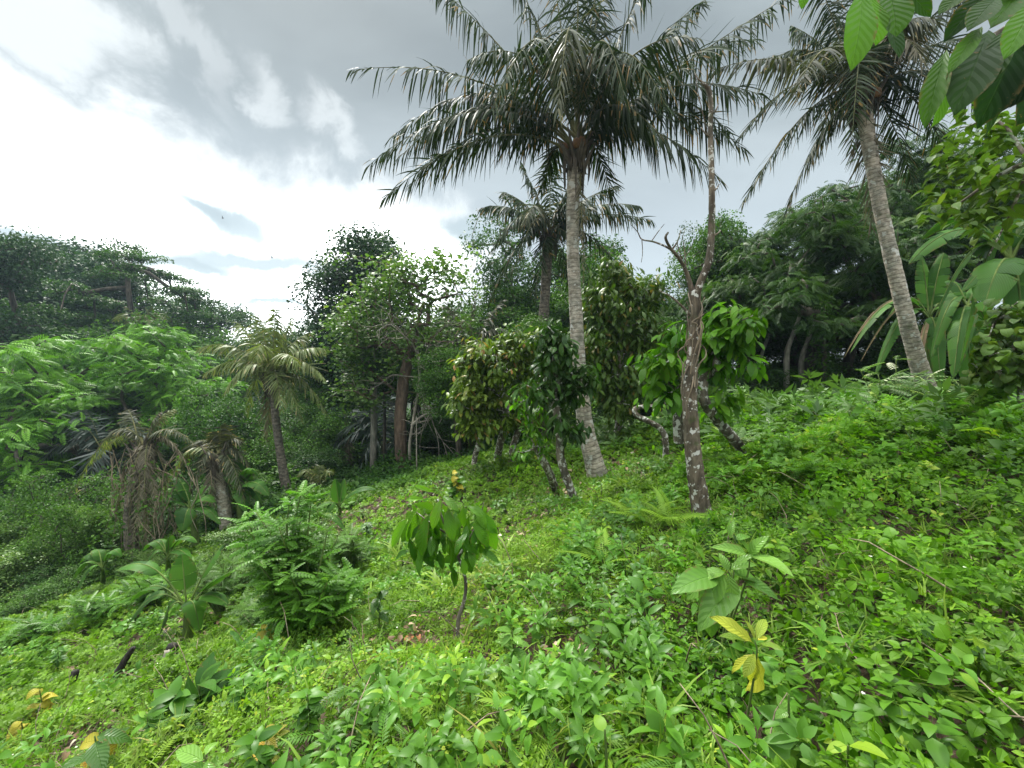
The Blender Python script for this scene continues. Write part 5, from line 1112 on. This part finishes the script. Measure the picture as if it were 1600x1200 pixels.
# fan of strap leaves, the ginger-like clump behind the sapling
def clump(label, px, py, n, ln, w, lm, seed, grp='grass clumps'):
    b = ray(px, py); r = np.random.default_rng(seed); g = Geo()
    for i in range(n):
        a = r.uniform(0, 6.28); T = leaf(7, w, 'lance', .3, r.uniform(.7, 1.9), cols=3); d = nrm(A(math.cos(a) * .5, math.sin(a) * .5, r.uniform(.6, 1.3)))
        g.inst(T, (b + A(r.normal() * .05, r.normal() * .05, 0))[None], frames(d[None], nrm(A(-math.cos(a) * .6, -math.sin(a) * .6, 1))[None]), np.array([ln * r.uniform(.6, 1.1)]), A(np.clip(.6 + r.normal() * .2, 0, .9)))
    o = g.build('grass_clump', lm, None, b); tag(o, label, 'grass clump', grp)
clump('clump of arching strap leaves just behind the cocoa sapling', 700, 935, 26, .55, .05, M['grass'], 1)
clump('clump of tall grass between the compound shrub and the cocoa sapling', 630, 880, 34, .6, .03, M['grass'], 2)
clump('pair of narrow grass blades below the compound shrub', 545, 1035, 7, .35, .03, M['grass'], 3)
clump('grass clump on the soil right of the cocoa sapling crown', 790, 875, 24, .5, .035, M['grass'], 4)
clump('bright grass clump at the foot of the tallest palm', 985, 770, 28, .55, .035, M['grass'], 5)
clump('grass blades left of the yellow seedling', 1010, 1090, 16, .25, .04, M['grass'], 6)
clump('fine grass in the vines under the broad veined plant', 1310, 985, 14, .28, .04, M['grass'], 7)
clump('tall grass behind the vines at the right edge', 1530, 800, 26, .5, .04, M['grass'], 8)
# ferns
SPF = spray(17, .30, .022, .25, quads=2, arch=.35, prof='lance')
def fern(label, px, py, n, ln, seed, spread=1.0, e=.6):
    b = ray(px, py); r = np.random.default_rng(seed); g = Geo(); a = r.uniform(0, 6.28) + np.arange(n) * 6.283 / n + r.normal(size=n) * .3
    d = nrm(np.stack([np.cos(a) * spread, np.sin(a) * spread, np.full(n, e) + r.normal(size=n) * .15], -1))
    g.inst(SPF, np.repeat(b[None] + UP * .12, n, 0), frames(d, nrm(UP + r.normal(size=(n, 3)) * .2)), ln * r.uniform(.75, 1.1, n), np.clip(.6 + r.normal(size=n) * .2, 0, 1))
    o = g.build('fern', M['fern'], None, b); tag(o, label, 'fern', 'ferns on the slope')
fern('fern right of the tallest palm foot', 1010, 835, 8, .5, 1)
fern('yellowish fern halfway between the sapling and the bare lichened tree', 945, 905, 6, .40, 2)
fern('fern just left of the bare lichened tree foot', 1045, 832, 7, .42, 3)
fern('tall fern frond rising from the vines near the right edge', 1500, 985, 4, .5, 4, .8, .75)
fern('fern frond lying over the vines left of the tall frond', 1430, 985, 4, .42, 5, 1.1, .35)
fern('fern at the lower right edge', 1590, 1120, 4, .3, 6)
fern('fern on the crest at the right edge', 1570, 720, 7, .7, 7)
fern('fern behind the compound shrub near the bare soil', 610, 880, 6, .5, 8)
fern('small fern left of the yellowish fern', 905, 870, 6, .45, 9)
fern('feathery fern low at the bottom centre', 860, 1175, 4, .30, 10, 1.0, .4)
fern('feathery fern at the bottom left of centre', 690, 1160, 5, .32, 11, 1.0, .4)

# ------------------------------------------------------------------ stumps, logs, stakes, dead leaf
def log(name, label, pts, r, m, seed, cat='log', rough=.12, grp=None):
    g = Geo(); limb(g, pts, r, 9, k=5, rough=rough, seed=seed); o = g.build(name, M[m], None, np.array(pts[0])); return tag(o, label, cat, grp)
for i, (lb, px, py, h, lean, rr) in enumerate((('short dark stump on the slope at far left', 110, 1085, .32, (.08, 0), .06), ('charred stump leaning beside the soil patch at lower left', 170, 1072, .45, (.25, .1), .05), ('dark stump in front of the young banana', 268, 1035, .26, (.02, 0), .09))):
    b = ray(px, py); log('tree_stump', lb, [b - UP * .05, b + A(lean[0] * .5, lean[1], h * .6), b + A(lean[0], lean[1], h)], [rr, rr * .8, rr * .65], 'char', i, 'stump', grp='dark stumps')
b = ray(262, 1040); log('tree_stump', 'split pale stump below the young banana', [b - UP * .05, b + UP * .14, b + A(.04, 0, .2)], [.07, .06, .03], 'bare_bark', 9, 'stump', .2, 'dark stumps')
b = ray(245, 1005); log('fallen_log', 'grey rotten log lying left of the young banana', [b + UP * .06, b + A(.5, .25, .12), b + A(1.0, .6, .2)], [.09, .10, .07], 'char', 4)
b = ray(1040, 880); log('fallen_branch', 'thin dark dead branches lying in front of the bare lichened tree', [b + UP * .12, b + A(.25, .05, .18), b + A(.55, .1, .17)], [.012, .010, .005], 'dark_bark', 5, 'branch')
b = ray(765, 845); log('fallen_branch', 'dark branch lying on the soil right of the sapling crown', [b + UP * .1, b + A(.2, .05, .12), b + A(.45, .1, .14)], [.02, .018, .008], 'dark_bark', 6, 'branch')
for i, (px, py, h, ex, lb) in enumerate(((650, 745, 2.2, 0, 'thin pale stake standing right of the brown tree trunk'), (757, 715, 1.0, .15, 'thin white stick under the brown flushed cocoa tree'), (772, 712, .9, .3, 'slanting white stick under the brown flushed cocoa tree'))):
    b = gp(px, 15) if i == 0 else ray(px, py); log('stake', lb, [b, b + A(ex * .5, 0, h * .5), b + A(ex, 0, h)], [.025, .022, .015], 'bare_bark', i, 'stake', .04)
b = ray(640, 1010); T = leaf(7, .30, 'ovate', .8, 1.8, wavy=.3); g = Geo()
for i in range(5): g.inst(T, (b + A(.03 * i - .05, 0, .05 + .01 * i))[None], frames(nrm(A(math.cos(i * 1.3), math.sin(i * 1.3), .5))[None], UP[None]), A(.07), A(.5))
o = g.build('dead_leaf', leaf_mat('orange_dead_leaf', (.30, .12, .05), (.42, .20, .09), rough=.7, trans=.15, vein=8), None, b); tag(o, 'curled orange brown dead leaf left of the cocoa sapling stem', 'dead leaf')

# ------------------------------------------------------------------ the sparse tree and trunks of the middle distance
d = 18.0; b = gp(626, d)
root_tips = []; rg = np.random.default_rng(140)
for (px, py, sx, sy, n) in ((600, 480, 60, 50, 60), (560, 560, 45, 50, 46), (640, 440, 50, 35, 36), (690, 430, 35, 25, 14), (590, 610, 50, 25, 14), (720, 450, 22, 25, 7), (650, 520, 60, 40, 30), (540, 500, 25, 20, 12), (690, 400, 30, 10, 6), (700, 500, 25, 20, 8), (620, 420, 30, 20, 14)):
    for _ in range(n): root_tips.append(at(px + rg.normal() * sx * .6, py + rg.normal() * sy * .6, d + rg.uniform(-1.4, 1.4)))
tree('sparse_tree', 'airy light green tree with a straight brown trunk and pale bare branches', 'tree', b, [at(626, 700, d), at(626, 640, d), at(632, 590, d), at(640, 550, d)], np.array(root_tips), lambda g, t, r: puff_leaves(g, t, RH2(.42), 32, .18, r, (.36, .36, .24), .5, .7), M['sparse'], M['red_bark'], .25, 141, r_tip=.009, step=.7, wob=.12)
root = thing('bare_branches', at(655, 560, d - .5), 'pale leafless branches spreading in front of the airy light green tree', 'tree', None)
g = Geo(); rg = np.random.default_rng(150)
def twig(P, D_, L, r, depth):
    pts = [P]; dv = nrm(D_)
    for i in range(4): dv = nrm(dv + rg.normal(size=3) * .28 + A(0, 0, -.03)); pts.append(pts[-1] + dv * L / 4)
    limb(g, pts, [r, r * .75, r * .5], 5, k=3)
    if depth:
        for j in (1, 2, 3, 4, 4): twig(pts[j], dv + rg.normal(size=3) * .75, L * rg.uniform(.4, .65), r * .55, depth - 1)
limb(g, [gp(640, d - .6) - UP * .1, at(640, 700, d - .6), at(645, 660, d - .6), at(655, 600, d - .5), at(655, 555, d - .5)], [.065, .06, .055, .05, .045], 8)
for (tx, ty, dd_) in ((600, 520, 0), (575, 600, -.2), (700, 520, .2), (660, 640, -.4), (710, 600, -.3), (620, 480, .3), (665, 660, -.2), (690, 690, -.6), (640, 500, .5)):
    P0 = at(655, 556 + rg.uniform(0, 60), d - .5); E = at(tx, ty, d - .5 + dd_); twig(P0, E - P0, np.linalg.norm(E - P0) * 1.05, .032, 2)
limb(g, [at(643, 665, d - .6), at(660, 650, d - .7), at(680, 645, d - .8), at(690, 652, d - .8), at(686, 662, d - .8)], [.06, .05, .04, .03, .015], 6)
part(g, 'trunk', M['bare_bark'], root)
for lb, px, dd_, y1, r, m in (('straight grey trunk left of the brown one', 580, 19, 570, .14, 'grey_bark'), ('thin dark trunk between the grey and the brown trunks', 597, 20, 600, .07, 'dark_bark'), ('thin dark trunk right of the brown trunk', 652, 21, 560, .08, 'dark_bark'), ('second thin dark trunk right of the brown trunk', 687, 21, 540, .10, 'dark_bark'), ('slim dark trunk behind the forked white cocoa trunk', 727, 22, 600, .08, 'dark_bark'), ('thin leaning dark trunk between the two dark trunks', 668, 23, 600, .07, 'dark_bark')):
    b = gp(px, dd_); rr = np.random.default_rng(px); top = at(px + 3, y1, dd_)
    tips = shell_pts(top + UP * .5, (1.1, 1.1, .9), 34, rr, .3)
    tree('slim_tree', lb, 'tree', b, [b + (top - b) * .5 + A(.05, 0, 0), top], tips, lambda g, t, r_: puff_leaves(g, t, RH, 34, .24, r_, (.35, .35, .2), .4, .6), M['far_mid'], M[m], r, px, r_tip=.015, step=.6, group='slim trees of the wood')

# ------------------------------------------------------------------ forest trees from a few grown kinds
PR = {}
def pk(name, kind, seed, lm, bark): 
    r = proto(kind, seed, M[lm], M[bark]); V = np.concatenate([np.array([v.co for v in c.data.vertices][::7]) for c in r.children])
    lo = np.percentile(V, 1, axis=0); hi = np.percentile(V, 99.3, axis=0); PR[name] = (r, (hi[0] - lo[0] + hi[1] - lo[1]) / 2, hi[2], kind)
_used = set()
def put(kn, px, d, top, wpx, label, group='forest trees', rz=None, cat=None, name=None, squash=1.0):
    r, W0, H0, kind = PR[kn]; b = gp(px, d, -.2); H = at(px, top, d)[2] - b[2]; s = wpx / FPX * d / W0
    rz = (px * 37 % 628) / 100 if rz is None else rz; cat = cat or ('bush' if kind == 'bush' else 'tree'); lab = label
    if kn not in _used:
        _used.add(kn); o = r; o.location = tuple(b); o.scale = (s, s * squash, H / H0); o.rotation_euler = (0, 0, rz); o['label'] = lab
        if group: o['group'] = group
    else: o = dup(r, b, (s, s * squash, H / H0), rz, lab, group)
    o['category'] = cat; o.name = name or {'round': 'broadleaf_tree', 'dome': 'spreading_tree', 'umbrella': 'umbrella_tree', 'layered': 'layered_tree', 'tall': 'tall_tree', 'bush': 'bush'}[kind]
    return o
pk('r1', 'round', 201, 'far', 'dark_bark'); pk('r2', 'round', 202, 'far_blue', 'dark_bark'); pk('r3', 'round', 203, 'far_mid', 'dark_bark')
pk('u1', 'umbrella', 204, 'far', 'dark_bark'); pk('l1', 'dome', 206, 'bright', 'dark_bark'); pk('l2', 'dome', 207, 'acacia', 'dark_bark'); pk('l3', 'dome', 208, 'acacia', 'dark_bark')
pk('t1', 'tall', 209, 'far_blue', 'dark_bark'); pk('t2', 'tall', 210, 'far', 'grey_bark'); pk('b1', 'bush', 211, 'far', 'dark_bark'); pk('b2', 'bush', 212, 'far_mid', 'dark_bark'); pk('b3', 'bush', 213, 'sparse', 'dark_bark')
F_ = 'trees on the far wooded hill'; Bk = 'trees behind the clearing'; Rg = 'dark trees behind the right crest'; Bs = 'bushes at the wood edge'
for a in (
 ('t1', 8, 30, 358, 120, 'dark tree cut by the left edge, highest there', F_), ('r2', 15, 36, 430, 240, 'dark blue green tree at the left edge behind the bright green one', F_), ('t1', 85, 46, 375, 150, 'open topped tree left of the umbrella tree on the hill', F_),
 ('r2', 125, 43, 405, 190, 'round dark crown just left of the umbrella tree', F_), ('u1', 214, 36, 384, 200, 'tall umbrella shaped tree with pale trunks on the far hill', F_), ('r1', 195, 47, 430, 170, 'dark crown filling behind the umbrella tree', F_), ('r2', 60, 50, 405, 200, 'dark crown furthest back at left on the hill', F_),
 ('r1', 262, 43, 500, 130, 'round crown right under the umbrella tree edge', F_), ('t2', 295, 46, 468, 90, 'narrow crown right of the umbrella tree', F_), ('t1', 342, 46, 474, 110, 'small broken crown on the hill shoulder', F_), ('r1', 330, 40, 520, 130, 'dark crown below the hill shoulder', F_),
 ('t2', 388, 44, 492, 80, 'feathery small crown behind the slender palm', F_), ('r1', 430, 40, 520, 150, 'dark crown right behind the slender palm', F_), ('t2', 480, 40, 500, 90, 'open crown right of the slender palm top', F_), ('r3', 500, 33, 560, 120, 'mid green crown right of the slender palm fronds', F_), ('r1', 160, 33, 520, 260, 'dark tree directly behind the bright green one', F_),
 ('r2', 20, 29, 590, 220, 'shaded tree at the left edge below the bright green crown', F_), ('l1', 160, 23, 520, 330, 'large bright green tree with layered sprays at left', None), ('b2', 230, 34, 500, 190, 'mid green crown below the umbrella tree trunks', F_), ('b1', 60, 36, 470, 220, 'full dark crown above the left end of the bright green tree', F_), ('r3', 300, 36, 535, 150, 'mid green crown between the bright green tree and the slender palm', F_), ('b1', 380, 34, 545, 130, 'dark full crown left of the slender palm top', F_), ('r2', 40, 46, 385, 190, 'broken top at the far left summit of the hill', F_), ('l1', 60, 26, 540, 200, 'bright green layered crown adjoining at the left edge side', None),
 ('r1', 270, 31, 560, 180, 'dark crown behind the right end of the bright green tree', F_),
 ('b1', 350, 20, 612, 150, 'dark small leaved bushy tree between the bright tree and the slender palm', Bs), ('b1', 265, 24, 690, 130, 'dark bush under the right end of the bright green tree', Bs), ('b1', 60, 18, 760, 260, 'dark hanging thicket at the left edge', Bs), ('b1', 150, 18, 750, 200, 'dark bush left of the withered palm crown', Bs), ('b2', 470, 22, 640, 140, 'light green bush behind the slender palm trunk', Bs), ('b2', 395, 19, 670, 120, 'mid green bush left of the slender palm trunk', Bs), ('b2', 540, 25, 610, 130, 'mid green bush between the slender palm and the grey trunk', Bs), ('b1', 480, 19, 700, 110, 'low dark bush behind the upright banana', Bs),
 ('b3', 170, 12.6, 790, 90, 'leafy vine mound just left of the withered trunk', Bs), ('b2', 110, 12.4, 775, 110, 'vine mound under the pale vine hung palm', Bs), ('b1', 100, 11.6, 880, 120, 'small dark mound low at left under the vines', Bs), ('b3', 40, 13.5, 800, 120, 'vine covered hump near the left edge', Bs), ('b3', 75, 12.5, 835, 150, 'vine covered green thicket at left below the pale vine hung palm', Bs), ('b3', 10, 12, 860, 150, 'vine covered thicket at the left edge', Bs), ('b3', 140, 12.8, 850, 130, 'low green thicket left of the withered palm trunk', Bs), ('b1', 290, 14.5, 775, 120, 'dark bush between the withered and the short palms', Bs), ('b1', 400, 15, 790, 110, 'dark bush right of the short ragged palm', Bs), ('b3', 395, 11, 820, 110, 'bright leafy bush right of the short palm foot', Bs), ('b3', 350, 8.6, 880, 90, 'low bright weeds mound right of the young banana', Bs), ('b2', 60, 10.5, 905, 110, 'low weedy mound under the thicket at left', Bs), ('b3', 130, 9.6, 940, 90, 'low leafy mound on the left slope below the thicket', Bs), ('b3', 455, 9.2, 825, 120, 'bright leafy bush behind the compound leaved shrub', Bs),
 ('r2', 580, 27, 380, 185, 'dark open crowned tree rising behind the airy light green tree', Bk), ('r1', 570, 29, 470, 170, 'dark crown below the open crowned tree', Bk), ('r3', 530, 30, 540, 150, 'mid green crown left of the airy light green tree', Bk), ('r1', 650, 28, 520, 170, 'dark crown behind the bare pale branches', Bk), ('r1', 720, 27, 480, 150, 'dark crown between the airy tree and the second palm', Bk),
 ('t2', 800, 24, 330, 120, 'leafy tree rising behind the fronds of the second palm', Bk), ('r3', 790, 23, 450, 150, 'leafy crown under the second palm left side', Bk), ('r1', 870, 23, 400, 150, 'dark crown between the second palm and the tallest palm trunk', Bk), ('t2', 938, 22, 372, 130, 'leafy tree top right of the tallest palm trunk', Bk), ('r3', 945, 20, 410, 150, 'crown above the olive leaved cocoa tree', Bk), ('r1', 1010, 24, 440, 130, 'dark crown left of the bare lichened tree fork', Bk), ('r1', 1050, 23, 470, 130, 'dark crown behind the bare lichened tree fork', Bk),
 ('r3', 715, 16, 545, 120, 'leafy green crown just left behind the brown flushed cocoa tree', Bk), ('r3', 835, 15, 500, 130, 'leafy green crown rising between the flushed cocoa tree and the second palm trunk', Bk), ('r1', 1035, 15, 500, 120, 'green crown between the olive cocoa tree and the bare lichened tree', Bk), ('b2', 350, 14, 745, 100, 'green bush behind the short ragged palm', Bs), ('b2', 100, 14, 745, 130, 'green bush high in the thicket at the left edge', Bs), ('b3', 240, 11.2, 865, 90, 'leafy bush hugging the withered palm trunk', Bs), ('b1', 700, 21, 640, 130, 'dark bush right of the brown trunk', Bs), ('b1', 640, 23, 650, 130, 'dark bush behind the brown trunk', Bs), ('b1', 780, 19, 620, 150, 'dark bush behind the brown flushed cocoa tree', Bs), ('b1', 870, 18, 600, 150, 'dark bush behind the dark glossy cocoa tree', Bs), ('b1', 1000, 17, 590, 140, 'dark bush behind the olive leaved cocoa tree', Bs), ('b1', 920, 17, 640, 110, 'dark bush behind the tallest palm trunk', Bs), ('b1', 1060, 17, 600, 130, 'dark bush behind the bright young cocoa', Bs),
 ('r3', 1130, 19, 350, 130, 'leafy crown rising behind the bare lichened trunk', Rg), ('r1', 1175, 19, 420, 170, 'dark crown low behind the bright young cocoa', Rg), ('t2', 1105, 20, 345, 80, 'small dark tree top just right of the bare lichened trunk', Rg), ('l2', 1160, 19, 385, 200, 'dark feathery tree right of the bare lichened trunk', Rg), ('l3', 1265, 16.5, 310, 300, 'wide dark feathery tree with layered boughs in the middle of the right wood', Rg), ('l2', 1400, 17, 250, 280, 'dark feathery tree behind the leaning palm trunk', Rg), ('l3', 1540, 16, 215, 300, 'dark feathery tree behind the yellow green bough at the right edge', Rg), ('l2', 1330, 20, 330, 260, 'feathery tree furthest back in the right wood', Rg), ('l3', 1660, 15, 230, 300, 'dark feathery tree beyond the right edge', Rg),
 ('r1', 1120, 22, 470, 150, 'round dark crown behind the bright young cocoa', Rg), ('r1', 1240, 22, 440, 200, 'round dark crown deep in the right wood', Rg),
 ('b1', 1180, 24, 520, 190, 'shaded bush far back behind the slanting trunk', Bs), ('b1', 1300, 25, 510, 230, 'shaded bush far back between the slim grey trunks', Bs), ('b1', 1430, 24, 500, 240, 'shaded bush far back behind the leaning palm', Bs), ('b1', 1570, 22, 500, 240, 'shaded bush far back behind the banana leaves', Bs), ('b2', 1360, 13.5, 600, 110, 'mid green bush just left of the leaning palm shrub', Bs), ('b1', 1150, 16, 580, 150, 'dark bush right of the bright young cocoa', Bs), ('b1', 1235, 17, 570, 140, 'dark bush under the wide feathery tree', Bs), ('b1', 1320, 16, 585, 130, 'dark bush left of the leaning palm foot', Bs), ('b1', 1400, 15, 560, 150, 'dark bush behind the leaning palm foot', Bs), ('b1', 1500, 14, 520, 170, 'dark bush behind the broad hanging banana leaves', Bs), ('b1', 1600, 13, 500, 180, 'dark bush at the right edge behind the banana', Bs), ('b2', 1200, 14.5, 640, 90, 'low mid green bush on the crest under the dark wood', Bs), ('b2', 1130, 11.5, 660, 80, 'low green bush under the slanting cocoa trunk', Bs), ('b2', 1000, 12.5, 680, 80, 'low green bush left of the twisted tree', Bs)):
    put(*a)
for px, dd_, y1, lb in ((1232, 15.5, 520, 'slim grey trunk forking under the wide feathery tree'), (1255, 16, 530, 'second slim trunk under the wide feathery tree'), (1180, 17, 560, 'slim dark trunk behind the bright young cocoa leaves')):
    b = gp(px, dd_); log('slim_tree', lb, [b, at(px - 3, 590, dd_), at(px - 2, y1 + 30, dd_), at(px + 8, y1, dd_), at(px + 30, y1 - 60, dd_)], [.12, .10, .09, .07, .04], 'grey_bark', px, 'tree', .05, 'slim trees in the right wood')
# vine covered pillar
b = gp(1288, 15); rg = np.random.default_rng(171); tips = np.array([at(1288 + rg.normal() * 9, y, 15 + rg.normal() * .15) for y in np.linspace(470, 640, 60)])
tree('vine_pillar', 'narrow trunk clothed in climbing vines in the right wood', 'tree', b, [b + UP * 1, at(1288, 520, 15)], tips, lambda g, t, r: puff_leaves(g, t, RH, 28, .14, r, (.18, .18, .14), .5, .9), M['far_mid'], M['dark_bark'], .1, 171, r_tip=.01)
# two distant birds
for px, py, lb in ((348, 341, 'tiny bird high over the hill at left'), (425, 403, 'tiny bird just above the long thin cloud')):
    c = at(px, py, 70); g = Geo(); V, F, U = tube_arr([c + A(x, 0, 0) for x in (-.18, -.12, 0, .12, .22)], A(.01, .045, .06, .04, .01), 6); g.add(V, F, U)
    for s in (-1, 1):
        g.add([c + A(-.06, 0, .02), c + A(.07, 0, .02), c + A(.03, s * .12, .16), c + A(-.05, s * .12, .16)], [[0, 1, 2, 3]]); g.add([c + A(-.05, s * .12, .16), c + A(.03, s * .12, .16), c + A(-.06, s * .05, .40), c + A(-.08, s * .05, .40)], [[0, 1, 2, 3]])
    o = g.build('bird', M['char'], None, c); tag(o, lb, 'bird', None)

# ------------------------------------------------------------------ thin humid haze
me = bpy.data.meshes.new('haze'); 
x0, x1, y0, y1, z0, z1 = -152, 152, -102, 182, -22, 32
me.from_pydata([(x, y, z) for x in (x0, x1) for y in (y0, y1) for z in (z0, z1)], [], [(0, 1, 3, 2), (4, 6, 7, 5), (0, 4, 5, 1), (2, 3, 7, 6), (0, 2, 6, 4), (1, 5, 7, 3)])
hm = bpy.data.materials.new('haze_air'); hm.use_nodes = True; ht = hm.node_tree
for n_ in list(ht.nodes): ht.nodes.remove(n_)
pv = ht.nodes.new('ShaderNodeVolumePrincipled'); pv.inputs['Color'].default_value = (.62, .83, 1.0, 1); pv.inputs['Density'].default_value = .0005; pv.inputs['Anisotropy'].default_value = .4
ho = ht.nodes.new('ShaderNodeOutputMaterial'); ht.links.new(pv.outputs[0], ho.inputs['Volume']); me.materials.append(hm)
hz = bpy.data.objects.new('haze', me); SC.collection.objects.link(hz); hz['kind'] = 'stuff'
